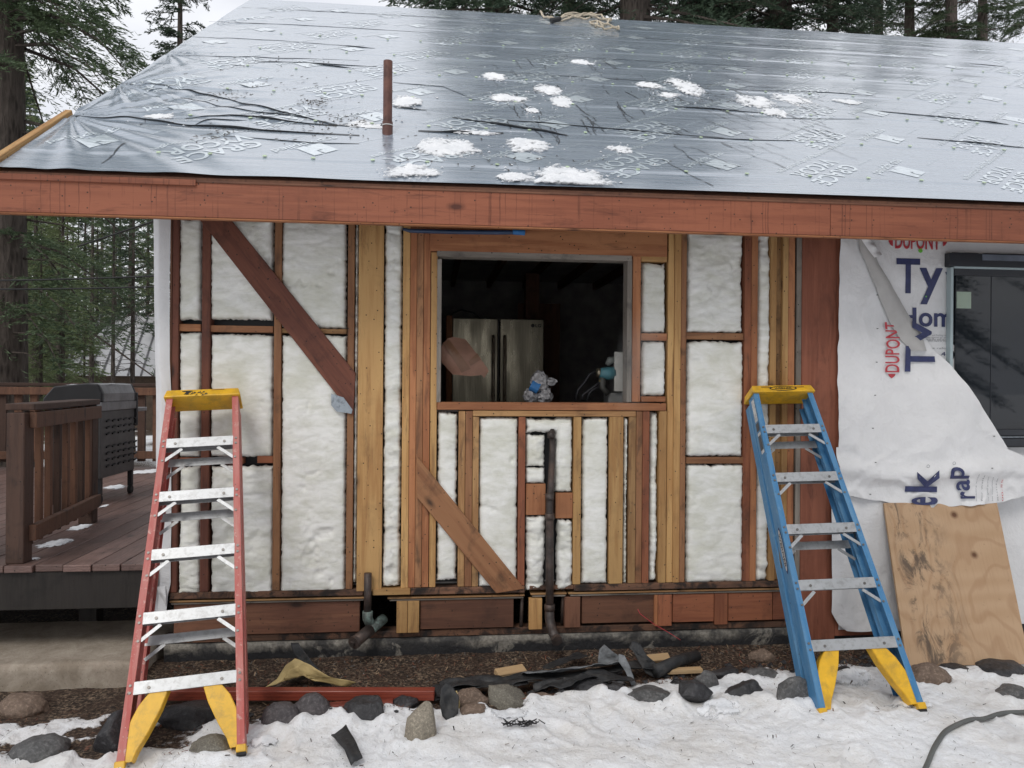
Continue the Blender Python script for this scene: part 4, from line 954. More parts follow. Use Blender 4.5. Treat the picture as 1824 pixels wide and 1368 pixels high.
# ------------------------------------------------------------------ stepladders
def mk_rail(name, col, pale, dirt):
    g = G(name); v = g.obj(); n = g.noise(g.obj((1, 1, .12)), 30, 5, .65); s = g.noise(v, 26, 6, .72)
    c = g.mix(g.ramp(n, [(.35, 0.), (.75, 1.)]), col, tuple(.55*a+.45*b for a, b in zip(col, pale)))
    c = g.mix(g.math('MULTIPLY', g.ramp(s, [(.56, 0.), (.66, 1.)]), dirt), c, pale)
    c = g.mix(g.ramp(g.vor(v, 18), [(.05, .7), (.09, 0.)]), c, (.05, .04, .04)); c = g.mix(g.math('MULTIPLY', g.ramp(g.math('ADD', g.vor(v, 70), g.math('MULTIPLY', g.noise(v, 5, 4), .6)), [(.30, .9), (.36, 0.)]), dirt*1.4), c, (.62, .60, .56))
    return g.fin(c, .5, g.bump(n, .15, .002))
MT['alu'] = simple('scuffed_aluminium', (.44, .45, .46), .42, .55, var=.06, scale=5, dirt=(.16, .15, .14), dirt_amt=.4, dscale=34)
MT['yel'] = simple('yellow_plastic', (.74, .42, .022), .42, var=.12, scale=14, dirt=(.25, .16, .05), dirt_amt=.45, dscale=16)
MT['rivet'] = simple('dull_rivet', (.18, .17, .16), .4, .7)
MT['rubber'] = simple('black_rubber', (.02, .02, .02), .8)
def ladder(label, B_, T_, xa, wb_, wt_, railm, L_, rear, brand=None, tilt=0.0):
    xl = Vector((math.cos(xa)*math.cos(tilt), math.sin(xa)*math.cos(tilt), math.sin(tilt))); zl = (T_-B_).normalized(); zl = (zl-xl*zl.dot(xl)).normalized(); yl = zl.cross(xl).normalized()
    lad = empty('stepladder', B_, label, 'stepladder', 'stepladders leaning on the house wall')
    lad.matrix_world = Matrix.Translation(B_) @ Matrix((xl, yl, zl)).transposed().to_4x4()
    def hw(s): return wb_+(wt_-wb_)*s/L_
    D_ = .080
    for sx in (-1, 1):
        def pr_(x0, x1, y0, y1): 
            m_ = MB(); V = []
            for s in (0.0, L_-.02):
                w = hw(s)
                for x, y in ((x0, y0), (x1, y0), (x1, y1), (x0, y1)): V.append((sx*(w+x), y, s))
            m_.add(V, [(0,1,2,3), (4,5,6,7), (0,1,5,4), (1,2,6,5), (2,3,7,6), (3,0,4,7)]); return m_
        m_ = MB()
        for q in ((-.032, 0, 0, .005), (-.005, 0, .005, D_), (-.032, 0, D_, D_+.004)): 
            k = pr_(*q); m_.add(k.v, k.f)
        r_ = m_.build('side_rail', railm, lad, bevel=.0012)
        m2 = MB()                                              # rear frame, hinged at the cap
        V = []
        for q in ((-.026, 0, 0, .004), (-.004, 0, .004, .058), (-.026, 0, .058, .062)):
            V = []
            for s in (0.02, L_-.06):
                w = hw(s)-.002; off = D_+.012+rear*(1-s/L_)
                for x, y in ((q[0], q[2]), (q[1], q[2]), (q[1], q[3]), (q[0], q[3])): V.append((sx*(w+x), off+y, s))
            m2.add(V, [(0,1,2,3), (4,5,6,7), (0,1,5,4), (1,2,6,5), (2,3,7,6), (3,0,4,7)])
        m2.build('rear_rail', railm, lad, bevel=.001)
        ft = MB(); w = hw(0); ft.box((sx*(w-.016), .03, .012), (.040, .074, .03)); f_ = ft.build('foot', MT['yel'], lad, bevel=.003)
        MB().box((sx*(w-.016), .03, -.008), (.036, .066, .014)).build('rubber_pad', MT['rubber'], f_)
        ft = MB(); ft.box((sx*(w-.012), D_+.035+rear, .03), (.036, .05, .03)); f2 = ft.build('foot', MT['yel'], lad, bevel=.003); MB().box((sx*(w-.012), D_+.035+rear, .012), (.03, .046, .012)).build('rubber_pad', MT['rubber'], f2)
        # curved yellow knee brace below the first step
        a = hw(.0)-.028
        outer = [(a-.002, .02), (a-.004, .10), (a-.010, .17), (a-.040, .235), (a-.085, .292)]; inner = [(a-.118, .292), (a-.075, .22), (a-.04, .15), (a-.02, .08), (a-.012, .02)]
        poly = [(sx*p[0], p[1]) for p in outer] + [(sx*p[0], p[1]) for p in [(a-.150, .292), (a-.125, .215), (a-.082, .125), (a-.045, .06), (a-.03, .02)]]
        kb = MB().prism(poly, lambda x, z, t: (x, t, z), .004, .010)
        o5 = poly[:5]; i5 = poly[5:]
        for side in (o5, i5):
            for q in range(4):
                (x0, z0), (x1, z1) = side[q], side[q+1]; kb.bar((x0, .032, z0), (x1, .032, z1), .005, .05, (0, 1, 0))
        kb.build('knee_brace', MT['yel'], lad, bevel=.001)
    k = 0
    for i in range(1, 6):
        s = .297*i+.006; w = hw(s); st = MB()
        st.box((0, .001, s+.004), (2*w-.058, .003, .054)).box((0, .042, s+.029), (2*w-.012, .080, .004)); st.box((0, .080, s+.012), (2*w-.012, .003, .034))
        for q in range(6): st.box((0, .012+.011*q, s+.0325), (2*w-.07, .003, .003))
        so = st.build('step', MT['alu'], lad, bevel=.001)
        rv = MB()
        for x in (-w*.62, w*.62): rv.tube([(x, -.001, s), (x, -.004, s)], .007, 10)
        for sx in (-1, 1):
            for dz in (-.014, .016): rv.tube([(sx*(w-.016), .001, s+dz), (sx*(w-.016), -.004, s+dz)], .006, 10)
        rv.build('rivet', MT['rivet'], so)['kind'] = 'stuff'
        if i > 1:
            for sx in (-1, 1):
                MB().bar((sx*(w-.105), .008, s-.028), (sx*(w-.026), .006, s-.092), .016, .003, (0, 1, 0)).build('step_brace', MT['alu'], so)
                MB().tube([(sx*(w-.018), .001, s-.095), (sx*(w-.018), -.004, s-.095)], .006, 10).build('rivet', MT['rivet'], so)
    for i in ((2, 4, 5) if rear > .05 else (3, 5)):
        s = .297*i-.045; w = hw(s); off = D_+.014+rear*(1-s/L_)
        ro = MB().box((0, off, s), (2*w-.02, .003, .045)).box((0, off+.018, s+.022), (2*w-.02, .034, .003)).build('rear_bar', MT['alu'], lad, bevel=.001)
        for sx in (-1, 1): MB().bar((sx*(w-.10), off, s-.022), (sx*(w-.02), off, s-.085), .016, .003, (0, 1, 0)).build('bar_brace', MT['alu'], ro)
    # spreader hinges
    for sx in (-1, 1):
        s = .297*3+.06; MB().bar((sx*(hw(s)-.006), .05, s), (sx*(hw(s-.2)-.006), .10+rear*.4, s-.22), .020, .004, (1, 0, 0)).build('spreader', MT['rivet'], lad)
    # top cap: a tray with a bevelled apron
    w = wt_+.014; cp = MB()
    cp.add([(-w, -.018, L_-.034), (w, -.018, L_-.034), (w, .135, L_-.034), (-w, .135, L_-.034), (-w+.012, -.006, L_+.016), (w-.012, -.006, L_+.016), (w-.012, .125, L_+.016), (-w+.012, .125, L_+.016)],
           [(0, 1, 5, 4), (1, 2, 6, 5), (2, 3, 7, 6), (3, 0, 4, 7), (4, 5, 6, 7), (3, 2, 1, 0)])
    cap = cp.build('top_cap', MT['yel'], lad, bevel=.006, seg=2)
    fy = lambda z: -.018+.012*(z-(L_-.034))/.050-.002
    if brand:
        ov = MB(); n = 26
        def ell(rx, rz, dy, cx=0, cz=L_-.010): return [(cx+rx*math.cos(2*math.pi*i/n)*(1 if abs(math.cos(2*math.pi*i/n)) < .9 else 1.04), fy(cz+rz*math.sin(2*math.pi*i/n))-dy, cz+rz*math.sin(2*math.pi*i/n)) for i in range(n)]
        ov.add(ell(.080, .019, 0)+ell(.071, .014, 0), [(i, (i+1) % n, n+(i+1) % n, n+i) for i in range(n)])
        V, Fc = norm_text(brand, .105, .0145, bold=.02); ov.add([(a-.0525, fy(L_-.0175+b)-.0005, L_-.0175+b) for a, b in V], Fc)
        ov.build('cap_emblem', simple('black_print', (.02, .02, .02), .5), cap)
        for x0, x1, z in ((-.13, -.07, L_-.002), (.06, .13, L_-.004)): MB().add([(x0, fy(z)-.0006, z), (x1, fy(z)-.0006, z), (x1, fy(z+.006)-.0006, z+.006), (x0, fy(z+.006)-.0006, z+.006)], [(0,1,2,3)]).build('warning_print', simple('brown_print', (.3, .14, .03), .5), cap)
        # labels on the outer web of the left rail
        xw = lambda s, y: -(hw(s)+.001)
        def side(poly, mat, nm): MB().add([(-(hw(s))-.0008+0*y, y, s) for y, s in poly], [tuple(range(len(poly)))]).build(nm, mat, lad)
        lw = simple('grey_white_label', (.55, .55, .55), .5, dirt=(.2, .2, .2), dirt_amt=.6, dscale=60); bk = simple('dark_label', (.05, .05, .06), .5)
        MT['lblw'], MT['lblk'] = lw, bk
        for s0, s1, m_ in ((1.56, 1.70, lw), (1.50, 1.55, bk), (1.36, 1.49, lw), (1.38, 1.47, bk)):
            d0 = .0 if m_ is lw else .0012
            MB().add([(-(hw(s))-.0012-d0, y, s) for y, s in ((.014, s0), (.052, s0), (.052, s1), (.014, s1))], [(0,1,2,3)]).build('rail_label', m_, lad)
        cz = .80; n = 24
        el = lambda ra, rb, d: [(-(hw(cz+ra*math.sin(2*math.pi*i/n)))-.0012-d, .037+rb*math.cos(2*math.pi*i/n), cz+ra*math.sin(2*math.pi*i/n)) for i in range(n)]
        MB().add(el(.125, .021, .0), [tuple(range(n))]).build('rail_emblem', simple('navy_emblem', (.02, .03, .10), .5), lad)
        MB().add(el(.112, .0165, .0012), [tuple(range(n))]).build('rail_emblem', lw, lad)
        V, Fc = norm_text(brand, .185, .017, bold=.02); MB().add([(-(hw(cz+.0925-a))-.0038, .0455-b, cz+.0925-a) for a, b in V], Fc).build('rail_emblem', simple('black_print', (.02, .02, .02), .5), lad)
    else:
        sc = MB(); r2 = random.Random(3)
        for q in range(16):
            x = -.085+.007*q+r2.uniform(-.003, .003); z = L_-.02+r2.uniform(-.012, .012); sc.add([(x-.006, fy(z)-.0008, z-.004), (x+.008, fy(z)-.0008, z-.002+r2.uniform(-.004, .006)), (x+.003, fy(z+.006)-.0008, z+.008)], [(0, 1, 2)])
        V, Fc = norm_text('T', .05, .028, bold=.05); sc.add([(-.10+a, fy(L_-.024+b)-.001, L_-.024+b) for a, b in V], Fc)
        sc.build('marker_scrawl', simple('black_print', (.02, .02, .02), .5), cap)
        MB().add([(.045, fy(L_+.002)-.0007, L_+.002), (.11, fy(L_+.002)-.0007, L_+.004), (.11, fy(L_+.008)-.0007, L_+.009), (.045, fy(L_+.008)-.0007, L_+.007)], [(0,1,2,3)]).build('warning_print', simple('brown_print', (.3, .14, .03), .5), cap)
    return lad
RED = mk_rail('red_fibreglass', (.42, .068, .055), (.56, .38, .33), .75); BLU = mk_rail('blue_fibreglass', (.035, .17, .36), (.22, .36, .46), .3)
fl_, fr_ = gz(203, 1372, .02), gz(436, 1336, .02); Bq_ = (fl_+fr_)/2; Tq = wy(364, 701, -.18)
ladder('worn red fibreglass stepladder with yellow cap leaning on the wall at left', Bq_, Tq, .138, (fr_-fl_).length/2+.002, .178, RED, (Tq-Bq_).length+.01, .09, None, .045)
fl_, fr_ = gz(1464, 1272, .05), gz(1646, 1262, .05); Bq_ = (fl_+fr_)/2; Tq = wy(1381, 694, -.12)
ladder('blue fibreglass stepladder with yellow cap and oval emblem leaning at right', Bq_, Tq, -.005, (fr_-fl_).length/2+.002, .178, BLU, (Tq-Bq_).length+.01, .04, 'WERNER', .022)

# ------------------------------------------------------------------ deck, railings, grill, slab
MT['deckw'] = wood('wet_brown_deck_board', (.185, .118, .102), (.135, .084, .072), (.05, .034, .03), stain=.4, rough=.42)
MT['railw'] = wood('brown_railing_wood', (.155, .076, .045), (.10, .049, .031), (.03, .018, .014), stain=.35)
MT['raild'] = wood('darker_railing_wood', (.082, .045, .032), (.055, .031, .023), (.02, .014, .012), stain=.4)
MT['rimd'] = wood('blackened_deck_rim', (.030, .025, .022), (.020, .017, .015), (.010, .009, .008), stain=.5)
DZ = .59
deck = empty('deck', (-2.3, 0, 0), 'dark wet wooden deck at the left corner of the house with snow patches', 'deck'); bpy.context.view_layer.update()
xd = -1.50
for k in range(46):
    x = xd-.073-.1465*k; o = MB().box((0, 0, 0), (.1395, .036, 4.9)).build('deck_board', MT['deckw'], deck, bevel=.003)
    o.matrix_local = Matrix.Translation((x+2.3, 2.33+_rs.uniform(-.012, .012), DZ-.018)) @ Matrix(((1,0,0),(0,0,1),(0,-1,0))).to_4x4()
inf(MB().box2((-8.3, -.10, DZ-.24), (xd-.004, -.065, DZ-.038)).build('rim_joist', MT['rimd'], deck, bevel=.003)); inf(MB().box2((-8.3, 1.2, .0), (xd, 1.24, DZ-.04)).build('under_deck_shade', MT['black'], deck))  # black sheet stands in for the shade beneath the deck
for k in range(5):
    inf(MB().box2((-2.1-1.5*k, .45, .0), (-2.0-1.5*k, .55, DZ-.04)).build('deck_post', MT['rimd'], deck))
def railing(p, q, label, posts, gap=.135, tall=.93, bal=.05):
    p, q = Vector(p), Vector(q); r_ = empty('deck_railing', p, label, 'railing', 'railings round the deck'); bpy.context.view_layer.update()
    d = (q-p); L_ = d.length; d.normalize(); nrm = Vector((-d.y, d.x, 0)); up = Vector((0, 0, 1))
    for t in posts:
        c = p+d*(L_*t); inf(MB().box(c+up*(tall/2-.012), (.092, .092, tall-.024)).build('post', MT['raild'], r_, bevel=.004))
    inf(MB().bar(p+up*(tall+.006), q+up*(tall+.006), .145, .036, (0,0,1)).build('cap_rail', MT['raild'], r_, bevel=.004))
    for s_ in (-1, 1):
        inf(MB().bar(p+up*(tall-.065)+nrm*(.064*s_), q+up*(tall-.065)+nrm*(.064*s_), .036, .085, (0,0,1)).build('top_rail', MT['railw'], r_, bevel=.003)) if s_ < 0 else None
    inf(MB().bar(p+up*.155-nrm*.064, q+up*.155-nrm*.064, .036, .085, (0,0,1)).build('bottom_rail', MT['railw'], r_, bevel=.003))
    n = int(L_/gap)
    for k in range(n):
        c = p+d*((k+.5)*L_/n); ch = MT['railw'] if k % 3 else MT['raild']
        inf(MB().box(c+up*((tall+.02)/2+.02)-nrm*.020, (bal, bal, tall-.10) if abs(d.x) < .5 else (bal+.03, bal-.012, tall-.10)).build('baluster', ch, r_, bevel=.002))
    return r_
a, b = gz(30, 1003, DZ), gz(160, 930, DZ)
railing((a.x, a.y+.02, DZ), (b.x, b.y-.03, DZ), 'short brown deck railing beside the concrete step and the grill', (0, 1), .135, .83, .034)
railing((-8.2, 4.62, DZ), (-1.52, 4.62, DZ), 'long far deck railing behind the grill with pale gaps between balusters', (0, .33, .62, .98), .16)
railing((-8.2, .0, DZ), (a.x-.25, .0, DZ), 'front deck railing cut off by the left edge of the photo', (0, .5, 1), .15)
MT['gblack'] = simple('black_enamel', (.010, .010, .012), .55); MT['gsteel'] = simple('weathered_grill_steel', (.22, .22, .23), .38, .6, var=.2, scale=4, dirt=(.09, .085, .08), dirt_amt=.5)
MT['gpanel'] = simple('dark_grill_panel', (.075, .072, .073), .42, .5, var=.25, scale=5, dirt=(.05, .05, .05), dirt_amt=.5)
foot = gz(237, 878, DZ); XG, YG1 = foot.x, foot.y+.02; YG0 = 1.95; XG0 = XG-.40
gr = empty('gas_grill', ((XG+XG0)/2, (YG0+YG1)/2, DZ), 'stainless and black gas grill with a louvred back panel and snowy lid on the deck', 'grill'); bpy.context.view_layer.update()
inf(MB().box2((XG-.02, YG0, .795), (XG, YG1, 1.33)).build('back_panel', MT['gpanel'], gr, bevel=.004)); inf(MB().box2((XG0, YG0, .80), (XG0+.02, YG1, 1.33)).build('front_panel', MT['gpanel'], gr)); inf(MB().box2((XG0, YG0, .80), (XG-.02, YG0+.02, 1.33)).build('end_panel', MT['gblack'], gr)); inf(MB().box2((XG0, YG1-.02, .80), (XG-.02, YG1, 1.33)).build('end_panel', MT['gblack'], gr))
lv = MB()
for i in range(6):
    for j in range(8):
        if j == 4: continue
        lv.bar((XG+.004, YG0+.10+.115*i, .88+.052*j), (XG+.004, YG0+.155+.115*i, .89+.052*j), .012, .014, (1, 0, 0))
o = inf(lv.build('louvre', MT['gblack'], gr)); o['kind'] = 'stuff'
inf(MB().box2((XG-.03, YG0-.01, 1.33), (XG+.012, YG1+.01, 1.40)).build('firebox_band', MT['gsteel'], gr, bevel=.004)); inf(MB().box2((XG0, YG0, 1.33), (XG-.03, YG1, 1.36)).build('firebox', MT['gblack'], gr))
prof = [(XG0-.03, 1.36), (XG0-.03, 1.43), (XG0+.05, 1.525), (XG-.10, 1.552), (XG-.02, 1.545), (XG+.012, 1.47), (XG+.012, 1.40)]
inf(MB().prism(prof, lambda a_, b_, t: (a_, t, b_), YG0-.01, YG0+.03).build('lid_end', MT['gblack'], gr, bevel=.01)); inf(MB().prism(prof, lambda a_, b_, t: (a_, t, b_), YG1-.03, YG1+.01).build('lid_end', MT['gblack'], gr, bevel=.01))
lid = inf(MB().prism(prof, lambda a_, b_, t: (a_, t, b_), YG0+.03, YG1-.03).build('lid', MT['gsteel'], gr, bevel=.006)); 
for x, y in ((XG-.02, YG1-.03), (XG-.02, YG0+.03), (XG0+.02, YG1-.03), (XG0+.02, YG0+.03)):
    lg_ = inf(MB().box2((x-.018, y-.018, DZ+.07), (x+.018, y+.018, .82)).build('leg', MT['gblack'], gr)); inf(MB().tube([(x-.014, y, DZ+.036), (x+.014, y, DZ+.036)], .036, 14).build('caster', MT['rubber'], gr))
inf(MB().box2((XG-.35, YG1+.01, 1.30), (XG+.0, YG1+.30, 1.335)).build('side_shelf', MT['gsteel'], gr, bevel=.004)); inf(MB().box2((XG-.02, YG1+.005, 1.18), (XG+.016, YG1+.04, 1.47)).build('hinge_block', MT['gblack'], gr, bevel=.004))
def snow_patch(name, c, rx, ry, h, seed, frame=None, res=.012, thr=.0, sharp=1.0):
    """a thin heap with a ragged outline: only cells where the heap is above the surface are kept"""
    n1, n2 = max(10, int(2.2*rx/res)), max(10, int(2.2*ry/res)); U, V_ = np.meshgrid(np.linspace(-1.1, 1.1, n1), np.linspace(-1.1, 1.1, n2))
    q = 1.15-1.2*(U*U+V_*V_) + 1.25*fbm(U*2.3+seed, V_*2.0, seed*.37, 7, .68) + .35*vn(U*rx*60+seed, V_*ry*60, 3.0)
    hz = h*.62*(1-np.exp(-np.clip(q-thr, 0, None)*1.6))*(.85+.5*fbm(U*rx*14, V_*ry*14, seed, 5)) - .001
    keep = q > thr-.06
    F_ = grid_faces(n1, n2); kf = keep.ravel()[F_].all(1); F_ = F_[kf]
    if len(F_) == 0: return None
    used = np.unique(F_); mp__ = -np.ones(n1*n2, int); mp__[used] = np.arange(len(used))
    a, b, z = (U*rx).ravel()[used], (V_*ry).ravel()[used], np.maximum(hz.ravel()[used], -.002)
    P = np.array([frame(c[0]+x, c[1]+y, k) for x, y, k in zip(a, b, z)])
    return raw(name, P, mp__[F_], MT['slush'], None, True, {'thick': np.clip((q-thr)/1.0, 0, 1).ravel()[used]})
o = snow_patch('snow', ((XG+XG0)/2+.02, (YG0+YG1)/2), .20, .36, .014, 3.3, lambda x, y, k: (x, y, 1.538+.07*(x-XG0-.15)*.5+k)); tag(o, 'thin snow lying on the lid of the gas grill', 'snow patch', 'patches of snow on the deck')
for i, (px, py, rx, ry) in enumerate(((100, 968, .085, .16), (142, 940, .055, .16), (205, 868, .11, .18), (262, 840, .16, .25), (58, 996, .05, .03), (185, 902, .03, .08))):
    c = gz(px, py, DZ); o = snow_patch('snow', (c.x, c.y), rx, ry, .018, 20+i*3.3, lambda x, y, k: (x, y, DZ+k), .014)
    if o: tag(o, ('snow heap along the foot of the short deck railing', 'snow strip under the balusters of the short deck railing', 'snow under the right side of the grill', 'snow drift on the far deck boards by the house corner', 'bit of snow at the near railing post', 'thin snow beside the second railing post')[i], 'snow patch', 'patches of snow on the deck')
# concrete step slab
zc = .12; A_ = gz(-60, 1196, zc); B_ = gz(271, 1178, zc); C_ = gz(275, 1105, zc)
V = []; nx, ny = 120, 50
x0, x1, y0, y1 = -3.4, gz(268, 1150, zc).x, B_.y, .45
def mk_slab():
    g = G('gritty_concrete'); v = g.obj(); n = g.noise(v, 6, 6, .7, .3)
    c = g.mix(g.ramp(n, [(.35, 0.), (.65, 1.)]), (.26, .215, .165), (.46, .40, .33))
    c = g.mix(g.math('MULTIPLY', g.ramp(g.noise(v, 3, 5, .7), [(.5, 0.), (.7, 1.)]), .55), c, (.14, .095, .062)); c = g.mix(g.ramp(g.noise(v, 120, 3), [(.62, 0.), (.7, .6)]), c, (.08, .06, .045))
    return g.fin(c, .85, g.bump(g.noise(v, 90, 5, .7), .7, .006))
SLAB = mk_slab()
U, Vg = np.meshgrid(np.linspace(x0, x1, nx), np.linspace(y0, y1, ny))
ed = np.minimum(np.minimum(x1-U, Vg-y0), .03)/.03
Zt = zc+.004*fbm(U*5, Vg*5, 1., 4)-.012*(1-ed)**2
top = np.stack([U+0.006*fbm(Vg*9, U*0, 2., 3)*(1-ed), Vg+.008*fbm(U*9, Vg*0, 5., 3)*(1-ed), Zt], -1)
fr1 = top[0]; V = top.reshape(-1, 3).tolist(); Fc = grid_faces(nx, ny).tolist(); b = len(V)
for k in range(1, 6):
    for i in range(nx): V.append((fr1[i][0], fr1[i][1]-.004*k/5+.004*float(vn(fr1[i][0]*14, k*.7, 3.)), fr1[i][2]-.035*k))
for k in range(5):
    for i in range(nx-1):
        a0 = i if k == 0 else b+(k-1)*nx+i; Fc.append([b+k*nx+i, b+k*nx+i+1, a0+1, a0])
b2 = len(V); rt = top[:, -1]
for k in range(1, 3):
    for j in range(ny): V.append((rt[j][0]+.002, rt[j][1], rt[j][2]-.09*k))
for k in range(2):
    for j in range(ny-1):
        a0 = j*nx+nx-1 if k == 0 else b2+(k-1)*ny+j; a1 = (j+1)*nx+nx-1 if k == 0 else b2+(k-1)*ny+j+1; Fc.append([a0, b2+k*ny+j, b2+k*ny+j+1, a1])
o = raw('concrete_step', V, Fc, SLAB, None, True); tag(o, 'gritty brown concrete step slab in front of the deck opening', 'step')

# ------------------------------------------------------------------ things on the roof: snow and rope
patches = [(800, 265, 100, 30, .03, 'ragged snow patch below the right of the roof vent pipe'), (938, 261, 82, 24, .035, 'bright round snow lump in the middle of the lower roof'), (1015, 318, 150, 34, .045, 'large snow heap lying at the roof edge above the window'),
           (915, 318, 60, 16, .03, 'low snow tongue left of the large heap at the roof edge'), (742, 308, 95, 26, .025, 'snow strip at the roof edge below the vent pipe'), (908, 177, 62, 14, .03, 'flat snow patch on the mid roof below the rope'),
           (880, 138, 40, 14, .03, 'small snow patch highest of those left of the rope'), (975, 161, 46, 18, .03, 'rounded snow patch left of the centre of the roof'), (1000, 182, 40, 20, .02, 'crumbly snow trail below the rounded roof patch'),
           (1155, 153, 46, 10, .03, 'thin snow patch on the roof right of centre'), (1222, 157, 44, 26, .04, 'tall snow patch on the roof right of centre'), (1345, 184, 64, 22, .04, 'diagonal snow patch on the right part of the roof'), (1378, 202, 40, 14, .03, 'snow tail ending the diagonal roof patch'),
           (1410, 178, 56, 22, .015, 'grey thin snow patch right of the diagonal roof patch'), (722, 182, 60, 20, .02, 'snow smear right behind the vent pipe'), (1035, 112, 40, 9, .02, 'highest small snow patch on the roof'), (1510, 182, 40, 8, .02, 'rightmost small snow patch on the roof'),
           (842, 237, 90, 8, .02, 'narrow snow line caught on a shadow-dark fold of the roof'), (1103, 266, 44, 14, .02, 'small snow patch over the print on the lower roof'), (948, 198, 24, 9, .02, 'small snow crumb under the mid roof patch'), (1190, 170, 40, 9, .02, 'small snow lump left of the tall roof patch'),
           (290, 207, 60, 12, .008, 'thin slush on the left end of the roof'), (650, 222, 80, 14, .006, 'grey slush left of the vent pipe foot')]
for i, (px, py, w, h, hz, lb) in enumerate(patches):
    x, s = rf(px, py); xa_, sa_ = rf(px-w/2, py); xb_, sb_ = rf(px+w/2, py); ra = abs(xb_-xa_)/2; s1 = rf(px, py-h/2)[1]; s0 = rf(px, py+h/2)[1]
    o = snow_patch('snow_patch', (x, s), ra*1.25, (s1-s0)/2*1.25, hz, 40+i*5.7, lambda a_, b_, k: rp(a_, max(b_, S_BOT+.01), k+.002), .010, .12)
    if o: tag(o, lb, 'snow patch', 'snow patches on the roof')
crm = MB(); r6 = random.Random(12)
for (px, py, w, h, hz, lb) in patches:
    for k in range(16):
        x, s = rf(px+r6.gauss(0, w*.45), min(py+r6.gauss(2, h*.6), 345))
        if s < S_BOT+.02 or s > S_TOP-.05: continue
        q = r6.uniform(.003, .009); b = rp(x, s, 0.003)
        crm.add([b-Vector((q*1.3, 0, 0)), b+Vector((0, -q, 0)), b+Vector((q*1.3, 0, 0)), b+Vector((0, q, q*.5)), b+RN*q*1.1], [(0, 1, 4), (1, 2, 4), (2, 3, 4), (3, 0, 4)])
o = crm.build('snow_crumbs', MT['snow'], None); tag(o, 'loose crumbs of snow scattered round the patches on the roof', None, None, 'stuff')
rg = MB(); r3 = random.Random(5)
MT['rope'] = simple('pale_twisted_rope', (.46, .40, .31), .8, var=.3, scale=40, bumps=.4, bscale=90)
def rope(pts, r=.0115):
    Q = []
    for i in range(len(pts)-1):
        for t in np.linspace(0, 1, 5, endpoint=False):
            a_, b_ = pts[i], pts[i+1]; Q.append((a_[0]+(b_[0]-a_[0])*t+r3.uniform(-1, 1), a_[1]+(b_[1]-a_[1])*t+r3.uniform(-.5, .5)))
    out = []
    for k, q in enumerate(Q):
        x, s = rf(*q); out.append(rp(x, s, .02+.012*math.sin(k*.9)+r3.uniform(0, .02)))
    rg.tube(out, r, 8)
rope([(962, 26), (968, 33), (985, 38), (1000, 36), (1016, 32)]); rope([(1005, 30), (1040, 27), (1070, 33), (1092, 44)]); rope([(1000, 34), (1030, 31), (1060, 35), (1088, 40), (1078, 46), (1050, 42), (1062, 52), (1085, 55), (1103, 57)])
rope([(1103, 57), (1095, 51), (1078, 50), (1064, 45), (1060, 53)]); rope([(990, 40), (1020, 33), (1050, 31), (1075, 40)]); rope([(975, 37), (1000, 39), (1030, 36), (1056, 38)])
o = rg.build('rope', MT['rope'], None, True); tag(o, 'tangled pale rope lying near the roof ridge', 'rope')
x, s = rf(990, 42); MB().tube([rp(x-.06, s-.03, .03), rp(x+.05, s+.03, .05)], [.03, .025], 10).build('rope_clamp', MT['black'], o)
# scattered needles and dirt on the roof
lit = MB()
for k in range(480):
    c = r3.choice(((400, 170, 60, 14), (560, 200, 60, 22), (520, 150, 80, 22), (620, 215, 40, 10), (390, 240, 40, 16), (560, 235, 90, 25), (900, 290, 200, 25), (1200, 160, 120, 20), (760, 250, 90, 30), (470, 110, 120, 20), (1250, 180, 60, 20), (560, 183, 20, 6)))
    px, py = r3.gauss(c[0], c[2]*.6), r3.gauss(c[1], c[3]*.5); 
    if py > 330 or px < 150: continue
    x, s = rf(px, py)
    if s < S_BOT+.02 or s > S_TOP: continue
    a_ = r3.uniform(0, 3.14); l_ = r3.uniform(.005, .016); w_ = r3.uniform(.0015, .0045); h = hroof(x, s)+.004
    u = (math.cos(a_)*l_, math.sin(a_)*l_); v = (-math.sin(a_)*w_, math.cos(a_)*w_)
    lit.add([rp(x-u[0]-v[0], s-u[1]-v[1], h), rp(x+u[0]-v[0], s+u[1]-v[1], h+.003), rp(x+u[0]+v[0], s+u[1]+v[1], h+.004), rp(x-u[0]+v[0], s-u[1]+v[1], h+.002)], [(0, 1, 2, 3)])
o = lit.build('needle_litter', simple('dark_litter', (.035, .028, .022), .8), None); tag(o, 'dark conifer needles and grit scattered over the roof sheet', 'litter', None, 'stuff')
